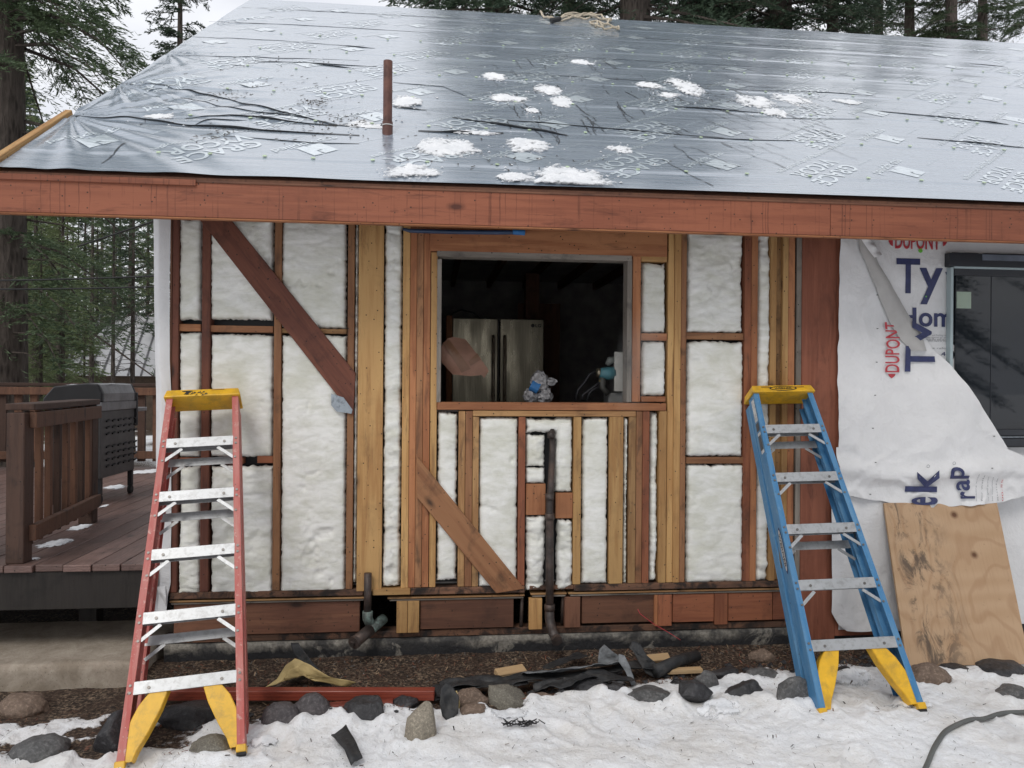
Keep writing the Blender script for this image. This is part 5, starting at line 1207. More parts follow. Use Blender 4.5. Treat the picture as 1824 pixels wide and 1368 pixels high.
rocks = [(0, 96, 1308, 1362, 'grey', 'smooth grey egg shaped stone at the lower left corner of the snow', .9, 0), (-14, 70, 1228, 1272, 'brown', 'flat brown stone in the needles before the concrete step', .8, 0), (148, 232, 1258, 1345, 'dark', 'big dark stone behind the left foot of the red ladder', 1.0, 1),
         (262, 392, 1243, 1302, 'dark', 'flat black stone between the legs of the red ladder', .8, 1), (334, 406, 1308, 1350, 'speck', 'speckled beige stone in front of the red ladder', .8, 0), (383, 425, 1278, 1306, 'dark', 'small dark stone beside the right knee brace of the red ladder', .8, 1),
         (460, 532, 1244, 1300, 'purple', 'purplish stone right of the red ladder foot', .8, 0), (518, 584, 1230, 1288, 'purple', 'round purplish stone below the end of the short red board', .9, 0), (606, 697, 1237, 1290, 'dark', 'broad dark stone under the red boards', .8, 1), (688, 748, 1232, 1266, 'dark', 'low black stone left of the upright tan rock', .8, 1),
         (715, 786, 1238, 1324, 'tan', 'upright tan rock standing in the snow', .75, 1), (862, 946, 1210, 1264, 'speck', 'rounded speckled granite rock in the middle of the row', .85, 1), (806, 872, 1216, 1262, 'brown', 'dark brown stone leaning on the speckled granite rock', .7, 1), (1012, 1092, 1200, 1236, 'dark', 'black stone behind the snow edge below the drain pipe', .8, 0),
         (1120, 1205, 1222, 1262, 'grey', 'low grey stone with snow across its top', .9, 1), (1206, 1282, 1220, 1264, 'dark', 'pointed dark stone standing in the snow right of the snow topped one', .8, 1), (1235, 1290, 1198, 1238, 'grey', 'narrow grey slab tilted behind the pointed dark stone', .6, 1), (1302, 1362, 1212, 1256, 'dark', 'dark stone with snow over its front, left of the blue ladder', .8, 1),
         (1338, 1392, 1195, 1222, 'grey', 'grey stone behind the snow covered dark one', .8, 0), (1388, 1456, 1215, 1272, 'grey', 'wedge shaped grey stone at the left foot of the blue ladder', .7, 1), (1634, 1710, 1188, 1232, 'brown', 'brown stone under the plywood sheet by the right ladder foot', .8, 0), (1682, 1738, 1183, 1206, 'dark', 'small black stone below the plywood sheet', .8, 0),
         (1755, 1850, 1178, 1212, 'dark', 'wide dark stone at the right end below the plywood sheet', .8, 0), (1788, 1850, 1222, 1252, 'grey', 'grey stone cut by the right edge of the photo', .8, 0), (820, 866, 1262, 1282, 'brown', 'small rusty red stone beside the upright tan rock', .8, 0), (1338, 1382, 1152, 1176, 'brown', 'flat round brown stone on the dirt by the blue ladder', .5, 0), (1272, 1336, 1180, 1212, 'dark', 'dark stone at the back of the row under the last studs', .8, 1), (1490, 1540, 1190, 1216, 'dark', 'dark stone seen between the knee braces of the blue ladder', .8, 1),
         (1590, 1640, 1130, 1176, 'grey', 'grey boulder in the shade under the house wrap', .9, 0), (1078, 1120, 1230, 1246, 'dark', 'thin dark stone showing through the snow', .6, 1), (950, 990, 1235, 1250, 'brown', 'sliver of brown stone in the snow right of the speckled granite', .5, 1)]
# ------------------------------------------------------------------ the ground: snow in front, bare dirt along the foundation
def grow(a, b, st, far, k=1.22):
    mid = list(np.arange(a, b+1e-6, st)); lo = []; x, d = a, st
    while x > far[0]: d *= k; x -= d; lo.append(x)
    hi = []; x, d = b, st
    while x < far[1]: d *= k; x += d; hi.append(x)
    return np.array(lo[::-1]+mid+hi)
gx = grow(-3.3, 3.6, .0115, (-400, 400)); gy = grow(-1.8, .05, .0115, (-150, 600))
GX, GY = np.meshgrid(gx, gy)
near = np.clip(1-np.maximum(np.maximum(-3.5-GX, GX-4.2), np.maximum(-2.2-GY, GY-.3))/1.0, 0, 1)
def ybound(x): return np.interp(x, [-3.5, -2.4, -1.6, -1.0, -.4, .3, .9, 1.5, 2.1, 2.8, 4.5], [-.50, -.58, -.70, -.82, -.76, -.70, -.52, -.44, -.40, -.24, -.20])
def snowmask(x, y):
    w = .16*fbm(x*2.6, y*2.6, 2.0, 4)+.07*fbm(x*12, y*12, 5.0, 3)
    m = 1/(1+np.exp(-(ybound(x)-y+w)/.035))
    hole = fbm(x*3.3+4, y*4.2, 9.0, 5, .6)
    lft = np.clip((-.55-x)/.7, 0, 1)*np.clip((y+1.55)/.35, 0, 1)
    return m*(1-np.clip((hole-.20)/.14, 0, 1)*lft*.8)
SM = np.where((GY < .0) & (near > 0), snowmask(GX, GY), np.where(GY < 0, 1., .5+.5*np.clip(3*fbm(GX*.35, GY*.35, 4., 4), -1, 1)))
SM = np.where((GY > -.06) & (GY < 9.6) & (GX > -9) & (GX < 9), 0., SM)
FOOT = [(r_.uniform(-2.2, 3.2), r_.uniform(-1.75, -.85), r_.uniform(-.6, .6)) for r_ in [random.Random(17)] for _ in range(26)]
def foot(x, y):
    d = 0*x
    for a, b, t in FOOT:
        u = (x-a)*math.cos(t)+(y-b)*math.sin(t); v = -(x-a)*math.sin(t)+(y-b)*math.cos(t); q = (u/.055)**2+(v/.13)**2; d = d-.016*np.exp(-q**2)+.009*np.exp(-(q-1.7)**2*3)
    return d
def lumps(x, y): return foot(x, y)+ .018*fbm(x*2.2, y*2.2, 1., 4)+.011*fbm(x*7, y*7, 3., 4)+.008*fbm(x*19, y*19, 6., 4)+.006*np.clip(fbm(x*10, y*10, 8., 3)-.1, 0, 1)
def height(x, y, sm): 
    d = .006*fbm(x*9, y*9, 2., 4)+.004*fbm(x*45, y*45, 4., 3)+.02*np.clip((y+.25)/.25, 0, 1)
    return d-.012+sm*(.020+lumps(x, y))
HZ = height(GX, GY, SM)*near + (1-near)*(.25*fbm(GX*.08, GY*.08, 7., 3)*np.clip((np.hypot(GX, GY)-6)/20, 0, 1) + 0.0)
HZ = np.where((GY > .1), HZ-.06, HZ)
HZ = HZ + .05*np.exp(-(((GX-2.05)/.55)**2+((GY+1.05)/.42)**2))
for (x0_, x1_, y0_, y1_, *_q) in rocks:
    p_ = gz((x0_+x1_)/2, y1_, 0.); w_ = (x1_-x0_)/F*FWD.dot(p_-CAM); n_ = .7+.6*fbm(GX*14+x0_, GY*14, 1., 3)
    HZ = HZ + SM*(.034*n_*np.exp(-((GX-p_.x)/(w_*.62))**2-((GY-p_.y+.015)/.055)**2) + .03*n_*np.exp(-((np.abs(GX-p_.x)-w_*.55)/.05)**2-((GY-p_.y-.03)/.09)**2))
def mk_ground():
    g = G('snow_and_dirt'); v = g.obj(); sm = g.attr('snow')
    sc = g.mix(g.ramp(g.noise(v, 4, 6, .65), [(.35, 0.), (.65, 1.)]), (.81, .825, .85), (.89, .90, .92))
    sc = g.mix(g.math('MULTIPLY', g.ramp(g.noise(v, 2.1, 7, .72, .4), [(.44, 0.), (.64, 1.)]), .45), sc, (.58, .53, .46))
    sc = g.mix(g.math('MULTIPLY', g.ramp(g.noise(v, 16, 6, .7, .4), [(.55, 0.), (.70, 1.)]), .30), sc, (.42, .38, .33))
    sp = g.math('ADD', g.vor(v, 34), g.math('MULTIPLY', g.noise(v, 3.5, 4), .5)); sc = g.mix(g.ramp(sp, [(.27, .8), (.31, 0.)]), sc, (.09, .065, .045))
    c2 = g.n('ShaderNodeTexVoronoi'); c2.inputs['Scale'].default_value = 75; g.l(v, c2.inputs['Vector'])
    dc = g.mix(g.ramp(c2.outputs['Distance'], [(.1, 0.), (.6, 1.)]), (.070, .050, .038), (.022, .017, .014))
    dc = g.mix(g.ramp(g.noise(v, 60, 5, .7), [(.48, 0.), (.64, 1.)]), dc, (.30, .22, .155)); dc = g.mix(g.ramp(g.noise(v, 5, 5, .65), [(.4, 0.), (.6, .7)]), dc, (.05, .030, .022))
    e = g.math('ADD', sm, g.math('MULTIPLY', g.math('SUBTRACT', g.noise(v, 42, 6, .7), .5), .9)); f = g.ramp(e, [(.38, 0.), (.58, 1.)])
    c = g.mix(f, dc, sc)
    nr = g.bump(g.noise(v, 130, 4, .7), .6, .004, g.bump(g.noise(v, 27, 5, .7), .8, .018))
    return g.fin(c, .8, nr, spec=.25)
gr_ = raw('ground', np.stack([GX, GY, HZ], -1).reshape(-1, 3), grid_faces(len(gx), len(gy)), mk_ground(), None, True, {'snow': SM})
tag(gr_, 'dirty trampled snow with a bare dirt strip along the foundation', None, None, 'structure')
def gh(x, y):
    i = int(np.clip(np.searchsorted(gx, x), 0, len(gx)-1)); j = int(np.clip(np.searchsorted(gy, y), 0, len(gy)-1)); return float(HZ[j, i])
# bark chips, needles and grit: nobody could count them
def litter(n, xr_, yf_, sz, cols, name, lab, seed, zoff=.003, elong=3.0):
    R_ = np.random.RandomState(seed); x = R_.uniform(xr_[0], xr_[1], n); y = yf_(R_, x); z = np.array([gh(a, b) for a, b in zip(x, y)])+zoff
    a = R_.uniform(0, 6.28, n); l_ = R_.uniform(.3, 1., n)**1.5*sz; w = l_/R_.uniform(1.5, elong, n)*.5; t = R_.uniform(-.6, .6, n)
    ux, uy, uz = np.cos(a)*l_, np.sin(a)*l_, t*l_; vx, vy, vz = -np.sin(a)*w, np.cos(a)*w, R_.uniform(-.5, .5, n)*w
    P = np.stack([np.stack([x+s1*ux+s2*vx, y+s1*uy+s2*vy, z+np.abs(uz)+s1*uz+s2*vz], -1) for s1, s2 in ((-1, -1), (1, -.6), (1, .8), (-.7, 1))], 1).reshape(-1, 3)
    me_o = raw(name, P, np.arange(4*n).reshape(n, 4), None, None)
    for c in cols: me_o.data.materials.append(c)
    me_o.data.polygons.foreach_set('material_index', R_.randint(0, len(cols), n).astype(np.int32)); return tag(me_o, lab, None, None, 'stuff')
ch = [simple('bark_chip_dark', (.05, .03, .022), .8), simple('bark_chip_brown', (.13, .065, .038), .8), simple('wood_chip_pale', (.27, .19, .12), .8), simple('grit_grey', (.12, .11, .10), .8), simple('bark_chip_red', (.17, .06, .035), .8), simple('bark_chip_black', (.02, .016, .014), .8)]
litter(9000, (-1.4, 3.2), lambda R_, x: np.minimum(-.005, ybound(x)*R_.uniform(0, 1.05, len(x))), .013, ch, 'bark_litter', 'brown bark chips and needles covering the dirt strip by the foundation', 1)
litter(1500, (-3.2, -.9), lambda R_, x: R_.uniform(-1.1, -.5, len(x)), .014, [ch[0], ch[1], ch[4], ch[5]], 'needle_litter', 'brown needles and twigs around the left ladder and the concrete step', 2, .004, 12)
litter(2200, (-2.5, 4.0), lambda R_, x: R_.uniform(-1.7, -.4, len(x)), .012, [ch[0], ch[1], ch[5], ch[5]], 'snow_litter', 'dark crumbs and twigs scattered on the snow', 3, .004, 9)

# ------------------------------------------------------------------ rocks along the edge of the snow
def mk_rock(name, c1, c2, sc_=30., rough=.75):
    g = G(name); v = g.obj(rand=True); n = g.noise(v, 6, 6, .7, .3); s = g.noise(v, sc_*2.5, 4, .75)
    c = g.mix(g.ramp(n, [(.3, 0.), (.7, 1.)]), c1, c2); c = g.mix(g.math('MULTIPLY', g.ramp(s, [(.5, 0.), (.7, 1.)]), .65), c, tuple(min(1, x*2.1) for x in c2)); c = g.mix(g.math('MULTIPLY', g.ramp(s, [(.28, 1.), (.42, 0.)]), .7), c, tuple(x*.3 for x in c1))
    return g.fin(c, rough, g.bump(s, .7, .006, g.bump(n, .6, .03)), spec=.35)
RK = {'dark': mk_rock('dark_wet_stone', (.020, .020, .022), (.046, .045, .048), 18, .42), 'grey': mk_rock('grey_stone', (.065, .065, .066), (.12, .119, .118), 24, .5), 'tan': mk_rock('tan_granite', (.20, .175, .14), (.30, .265, .21), 40), 'speck': mk_rock('speckled_granite', (.12, .11, .095), (.20, .185, .15), 55), 'purple': mk_rock('purplish_stone', (.05, .045, .048), (.095, .085, .088), 26, .55), 'brown': mk_rock('brown_stone', (.12, .085, .065), (.20, .145, .11), 26)}
for i, (x0, x1, y0, y1, m_, lb, dp_, cut) in enumerate(rocks):
    p = gz((x0+x1)/2, y1, .0); dist = FWD.dot(p-CAM); w = (x1-x0)/F*dist; h = (y1-y0)/F*dist
    hz = h*.95; ry = w*.5*dp_
    el = (CAM.z)/max(.5, (p-CAM).to_2d().length)                       # part of the picture height is the top face seen from above
    hz = max(.035, (h-ry*2*el*.45))
    c = (p.x, p.y+ry*.85, gh(p.x, p.y+ry*1.6)+hz*.16)
    o = lump((0, 0, 0), (w*(.60 if cut else .52), ry*(1.1 if cut else 1.), hz*(.80 if cut else .72)), 3.7*i+1.3, 4, .30, 2.6, RK[m_], 'rock', None, True, bool(cut))
    o.location = c; o.rotation_euler = (0, 0, random.Random(i).uniform(-.4, .4)); tag(o, lb, 'rock', 'rocks along the edge of the snow')
rub = MB(); r7 = random.Random(31)
for k in range(150):
    px = r7.uniform(240, 1700); x = gz(px, 1230).x; y = float(ybound(np.array(x)))+r7.gauss(.06, .07)
    if y > -.06 or abs(px-1530) < 40: continue
    q = r7.uniform(.008, .026); c0 = Vector((x, y, gh(x, y)+q*.2)); n_ = 7
    P = [c0+Vector((q*r7.uniform(.7, 1.3)*math.cos(6.28*i/n_), q*r7.uniform(.6, 1.1)*math.sin(6.28*i/n_), r7.uniform(-.3, .3)*q)) for i in range(n_)]; t0 = c0+Vector((r7.uniform(-.3, .3)*q, r7.uniform(-.3, .3)*q, q*r7.uniform(.5, .9))); t1 = t0+Vector((q*.4, q*.2, -.1*q))
    rub.add(P+[t0, t1], [(i, (i+1) % n_, n_ if i < 4 else n_+1) for i in range(n_)]+[(4, n_+1, n_), (0, n_, n_+1)])
o = rub.build('stone_rubble', RK['dark']); tag(o, 'small broken stones scattered between the larger rocks at the snow edge', None, None, 'stuff')
# ------------------------------------------------------------------ lumber, offcuts, torn felt
def plank(label, p0, p1, z0, w, h, mat, cat='board', name='board', roll=0.):
    a, b = gz(*p0, z0), gz(*p1, z0); d = b-a; o = MB().box((0, 0, 0), (d.length, w, h)).build(name, MT[mat], None, bevel=.003)
    o.location = (a+b)/2; o.rotation_euler = (roll, 0, math.atan2(d.y, d.x)); return tag(o, label, cat)
MT['wetred'] = wood('wet_red_board', (.26, .058, .034), (.19, .04, .026), (.04, .014, .01), stain=.3, axis='X', rough=.35, specks=False)
MT['pale'] = wood('pale_offcut', (.52, .38, .22), (.42, .28, .15), (.2, .13, .07), stain=.2, axis='X', specks=False)
plank('wet red stained board lying on the stones below the wide stud', (290, 1236), (774, 1236), .04, .055, .048, 'wetred')
plank('shorter red board lying against the longer red one', (578, 1262), (700, 1254), .015, .05, .04, 'wetred')
plank('pale wood offcut lying on the dirt below the drain pipe', (884, 1201), (934, 1192), .02, .06, .03, 'pale', 'offcut', 'wood_offcut', .3); plank('tan wood offcut lying beside the torn felt at the snow edge', (1182, 1196), (1250, 1193), .02, .04, .025, 'pale', 'offcut', 'wood_offcut'); plank('small pale offcut leaning behind the black roll', (1152, 1174), (1192, 1170), .02, .05, .02, 'pale', 'offcut', 'wood_offcut', .5)
MT['felt'] = simple('torn_black_felt', (.017, .018, .020), .6, var=.4, scale=12, bumps=.4, bscale=60, dirt=(.12, .11, .10), dirt_amt=.25, dscale=18)
MT['feltg'] = simple('grey_weathered_felt', (.17, .18, .19), .7, var=.35, scale=16, bumps=.5, bscale=70, dirt=(.05, .05, .05), dirt_amt=.6, dscale=22)
MT['kraftp'] = simple('yellow_kraft_paper', (.50, .38, .17), .7, var=.25, scale=9, bumps=.3)
def ribbon(label, pts, wid, mat, cat, name, lift=.03, seed=0, n=40, m_=9, curl=.4, up=0.0):
    """crumpled strip: pts are photo pixels on the ground with a height each"""
    C3 = [gz(p[0], p[1], p[2]) for p in pts]; V = []
    for i in range(n):
        t = i/(n-1)*(len(C3)-1); k = min(int(t), len(C3)-2); f = t-k; c = C3[k].lerp(C3[k+1], f); d = (C3[k+1]-C3[k]).normalized(); s = Vector((-d.y, d.x, 0)).normalized()
        w = wid*(1+.35*float(fbm(t*2.1, seed, 0., 3)))*(.6 if i in (0, n-1) else 1)
        for j in range(m_):
            q = (j/(m_-1)-.5); z = lift*(.5+.6*float(fbm(t*2.3, q*2.+seed, 1., 3)))+curl*w*q*q+up*q
            V.append(c+s*(w*q+.1*w*float(fbm(t*9, q*3, seed, 2)))+Vector((0, 0, z)))
    o = raw(name, V, grid_faces(m_, n), MT[mat], None, True); md = o.modifiers.new('thickness', 'SOLIDIFY'); md.thickness = .003; return tag(o, label, cat)
ribbon('long strip of torn black felt along the snow edge', [(775, 1243, .01), (860, 1228, .02), (960, 1212, .03), (1080, 1200, .03), (1170, 1190, .03)], .10, 'felt', 'felt', 'felt_strip', .03, 1)
ribbon('grey weathered felt strip lying over the black one', [(930, 1206, .05), (1000, 1199, .06), (1070, 1190, .06), (1112, 1183, .06)], .085, 'feltg', 'felt', 'felt_strip', .025, 2, curl=.2, up=-.03)
ribbon('short black felt strip angled against the foundation', [(972, 1196, .03), (1040, 1168, .04)], .07, 'felt', 'felt', 'felt_strip', .02, 3, 20)
ribbon('black felt lying left of the speckled granite rock', [(775, 1252, .0), (800, 1226, .03), (860, 1222, .03), (940, 1222, .02)], .12, 'felt', 'felt', 'felt_strip', .03, 4)
ribbon('black felt band between the granite rock and the black stone', [(950, 1236, .0), (1010, 1224, .03), (1060, 1212, .03), (1130, 1222, .01)], .09, 'felt', 'felt', 'felt_strip', .04, 5)
def scrap(label, pts, mat, cat, name, y_off, lean=.4, seed=0):
    """a stiff bent scrap standing up from the ground: photo outline on a plane through its foot"""
    base = max(pts, key=lambda p: p[1]); g0 = gz(base[0], base[1], .0); P = [wy(p[0], p[1], g0.y) for p in pts]; n = len(P); c = sum(P, Vector())/n; V = []; k = 6
    ring = []
    for i in range(n):
        for f in (0, .34, .67): ring.append(P[i].lerp(P[(i+1) % n], f))
    m_ = len(ring)
    for r_ in range(k+1):
        for q in ring:
            p = c.lerp(q, r_/k); p = p+Vector((0, lean*(p.z-g0.z)+.035*float(fbm(p.x*9, p.z*9, seed, 3)), 0)); V.append(p)
    Fc = [(r_*m_+i, r_*m_+(i+1) % m_, (r_+1)*m_+(i+1) % m_, (r_+1)*m_+i) for r_ in range(k) for i in range(m_)]
    o = raw(name, V, Fc, MT[mat], None, True); md = o.modifiers.new('thickness', 'SOLIDIFY'); md.thickness = .004; return tag(o, label, cat)
scrap('curled dark felt scrap standing up right of the grey strip', [(1126, 1160), (1134, 1150), (1146, 1154), (1156, 1172), (1172, 1185), (1196, 1196), (1190, 1206), (1165, 1206), (1150, 1198), (1140, 1182), (1132, 1164)], 'felt', 'felt', 'felt_scrap', 0, .5, 1)
scrap('crumpled grey scrap on top of the grey felt strip', [(1066, 1182), (1070, 1160), (1079, 1152), (1092, 1162), (1106, 1172), (1112, 1180), (1095, 1184), (1078, 1186)], 'feltg', 'felt', 'felt_scrap', 0, .5, 2)
scrap('thin grey scrap hanging down to the snow right of centre', [(1110, 1176), (1120, 1178), (1128, 1195), (1134, 1222), (1126, 1222), (1117, 1200), (1108, 1186)], 'feltg', 'felt', 'felt_scrap', 0, .7, 3)
scrap('folded black felt scrap with yellow rim beside the upright tan rock', [(786, 1236), (796, 1228), (806, 1234), (818, 1248), (816, 1274), (800, 1288), (788, 1280), (784, 1258)], 'felt', 'felt', 'felt_scrap', 0, .5, 4)
scrap('yellow crumbs of paper stuck to the black felt by the tan rock', [(806, 1238), (814, 1234), (820, 1256), (818, 1268), (810, 1262)], 'kraftp', 'paper', 'paper_scrap', 0, .5, 5)
scrap('peaked yellow kraft paper standing over a stone below the first studs', [(472, 1224), (492, 1212), (506, 1190), (524, 1175), (534, 1178), (552, 1186), (584, 1206), (634, 1218), (618, 1226), (560, 1216), (548, 1206), (530, 1186), (514, 1196), (502, 1216)], 'kraftp', 'paper', 'paper_sheet', 0, .25, 6)
scrap('black felt strip sloping down across the yellow kraft paper', [(514, 1152), (528, 1152), (552, 1182), (592, 1222), (560, 1222), (538, 1192), (520, 1168)], 'felt', 'felt', 'felt_strip', 0, .3, 7)
o = lump((0, 0, 0), (.085, .06, .055), 77., 4, .3, 2.6, RK['speck'], 'rock', None, True, True); p = gz(530, 1222, .0); o.location = (p.x, p.y+.05, .05); tag(o, 'grey stone sheltered under the yellow kraft paper', 'rock', 'rocks along the edge of the snow')
a, b = gz(1168, 1196, .04), gz(1242, 1168, .04); o = MB().tube([a, a.lerp(b, .5)+Vector((0, 0, .01)), b], [.036, .034, .030], 12).build('felt_roll', MT['felt'], None, True); tag(o, 'rolled black felt lying slanted behind the tan offcut', 'felt')
# stiff black scrap lying on the snow
q = [gz(*p, .03) for p in ((590, 1312), (617, 1300), (640, 1343), (646, 1354), (626, 1362), (612, 1346))]; V = []; 
for k in range(7):
    for j in range(5):
        u, v = k/6, j/4; p = q[0].lerp(q[4], u).lerp(q[1].lerp(q[3], u), v); V.append(p+Vector((0, 0, .012*math.sin(u*3)+.014*float(fbm(u*3, v*3, 2., 3))+.012*v)))
o = raw('felt_scrap', V, grid_faces(5, 7), MT['felt'], None, True); md = o.modifiers.new('thickness', 'SOLIDIFY'); md.thickness = .006; tag(o, 'flat rectangular black felt scrap lying alone on the snow', 'felt')
# pale cable loop and hose
c_ = [gz(x, y, .02) for x, y in ((932, 1216), (945, 1213), (960, 1214), (975, 1219), (986, 1220))]
o = MB().tube(c_, .005, 8).build('wire', simple('pale_wire', (.5, .48, .44), .5), None, True); tag(o, 'short pale wire curved over the black felt', 'wire')
hp = [(1630, 1400), (1650, 1368), (1664, 1340), (1682, 1318), (1706, 1300), (1740, 1286), (1775, 1277), (1824, 1269), (1900, 1262)]
pts = []
for i in range(len(hp)-1):
    for t in np.linspace(0, 1, 6, endpoint=False):
        p = gz(hp[i][0]+(hp[i+1][0]-hp[i][0])*t, hp[i][1]+(hp[i+1][1]-hp[i][1])*t, .02); p.z = gh(p.x, p.y)+.012; pts.append(p)
for _ in range(6): pts = [pts[0]]+[(pts[i-1]+pts[i]*2+pts[i+1])/4 for i in range(1, len(pts)-1)]+[pts[-1]]
o = MB().tube(pts, .0105, 10).build('garden_hose', simple('grey_hose', (.10, .105, .10), .5), None, True); tag(o, 'grey hose curving over the snow at the lower right corner', 'hose')
w_ = [wy(1136, 1085, .02), wy(1140, 1093, .012), wy(1165, 1112, .0), wy(1190, 1126, -.03), wy(1212, 1140, -.05)]
o = MB().tube(w_, .0018, 6).build('wire', MT['redp'], None, True); tag(o, 'thin red string hanging from the rim board down to the foundation', 'wire')
p = gz(930, 1290, .03)
tw = MB(); r5 = random.Random(2)
for k in range(46):
    a_ = r5.uniform(0, 6.28); q_ = p+Vector((r5.gauss(0, .045), r5.gauss(0, .014), 0)); tw.bar(q_, q_+Vector((math.cos(a_)*.03, math.sin(a_)*.014, r5.uniform(0, .02))), .003, .004)
o = tw.build('moss_tuft', MT['felt'], None); tag(o, 'small dark tuft of twigs melting out of the snow', 'tuft')
# clumps of snow lodged between the rocks and at the ladder feet
for i, (px, py, w, h, lb) in enumerate(((1500, 1215, 110, .05, 'snow bank between the legs of the blue ladder'), (1285, 1262, 90, .035, 'snow piled at the foot of the pointed dark stone'), (1160, 1232, 66, .05, 'snow cap lying across the low grey stone'), (1335, 1236, 50, .06, 'snow lump over the front of the dark stone by the blue ladder'), (1620, 1262, 90, .045, 'snow pushed up at the right foot of the blue ladder'), (470, 1318, 60, .04, 'snow pile at the right foot of the red ladder'), (905, 1268, 80, .03, 'snow lip below the speckled granite rock'))):
    p = gz(px, py, .02); r_ = w/F*FWD.dot(p-CAM)/2; snow_o = snow_patch('snow_patch', (p.x, p.y), r_, r_*.6, h, 90+i*4.1, lambda x, y, k: (x, y, gh(x, y)+k-.002), .010, .0)
    if snow_o: tag(snow_o, lb, 'snow patch', 'snow lodged among the rocks')
# ------------------------------------------------------------------ conifers
def mk_leaf(name, c1, c2):
    g = G(name); v = g.obj(); n = g.noise(v, 1.6, 4, .6); n2 = g.noise(v, 14, 2, .6)
    c = g.mix(g.ramp(n, [(.35, 0.), (.65, 1.)]), c1, c2); c = g.mix(g.math('MULTIPLY', g.ramp(n2, [(.4, 0.), (.7, 1.)]), .5), c, tuple(x*1.6 for x in c2))
    hv = g.n('ShaderNodeHueSaturation'); g.l(c, hv.inputs['Color']); mr = g.n('ShaderNodeMapRange'); mr.inputs[3].default_value = .75; mr.inputs[4].default_value = 1.25; g.l(g.rnd(), mr.inputs[0]); g.l(mr.outputs[0], hv.inputs['Value'])
    g.fin(hv.outputs[0], .6, spec=.25)
    tr = g.n('ShaderNodeBsdfTranslucent'); g.l(hv.outputs[0], tr.inputs[0]); ms = g.n('ShaderNodeMixShader'); ms.inputs[0].default_value = .22
    g.l(g.b.outputs[0], ms.inputs[1]); g.l(tr.outputs[0], ms.inputs[2]); g.l(ms.outputs[0], g.out.inputs[0]); return g.m
LEAF = {'fir': mk_leaf('fir_needles', (.042, .068, .040), (.088, .122, .064)), 'pale': mk_leaf('pale_fir_needles', (.090, .130, .062), (.165, .20, .095)), 'dark': mk_leaf('dark_fir_needles', (.038, .063, .045), (.072, .104, .064))}
def mk_bark():
    g = G('conifer_bark'); v = g.obj((1, 1, .22)); n = g.noise(v, 16, 6, .7, .5); k = g.vor(v, 14)
    c = g.mix(g.ramp(n, [(.3, 0.), (.7, 1.)]), (.070, .058, .050), (.19, .158, .138)); c = g.mix(g.ramp(k, [(.05, 0.), (.4, .6)]), (.035, .029, .026), c)
    return g.fin(c, .9, g.bump(k, .9, .04, g.bump(n, .8, .03)), spec=.15)
BARK = mk_bark()
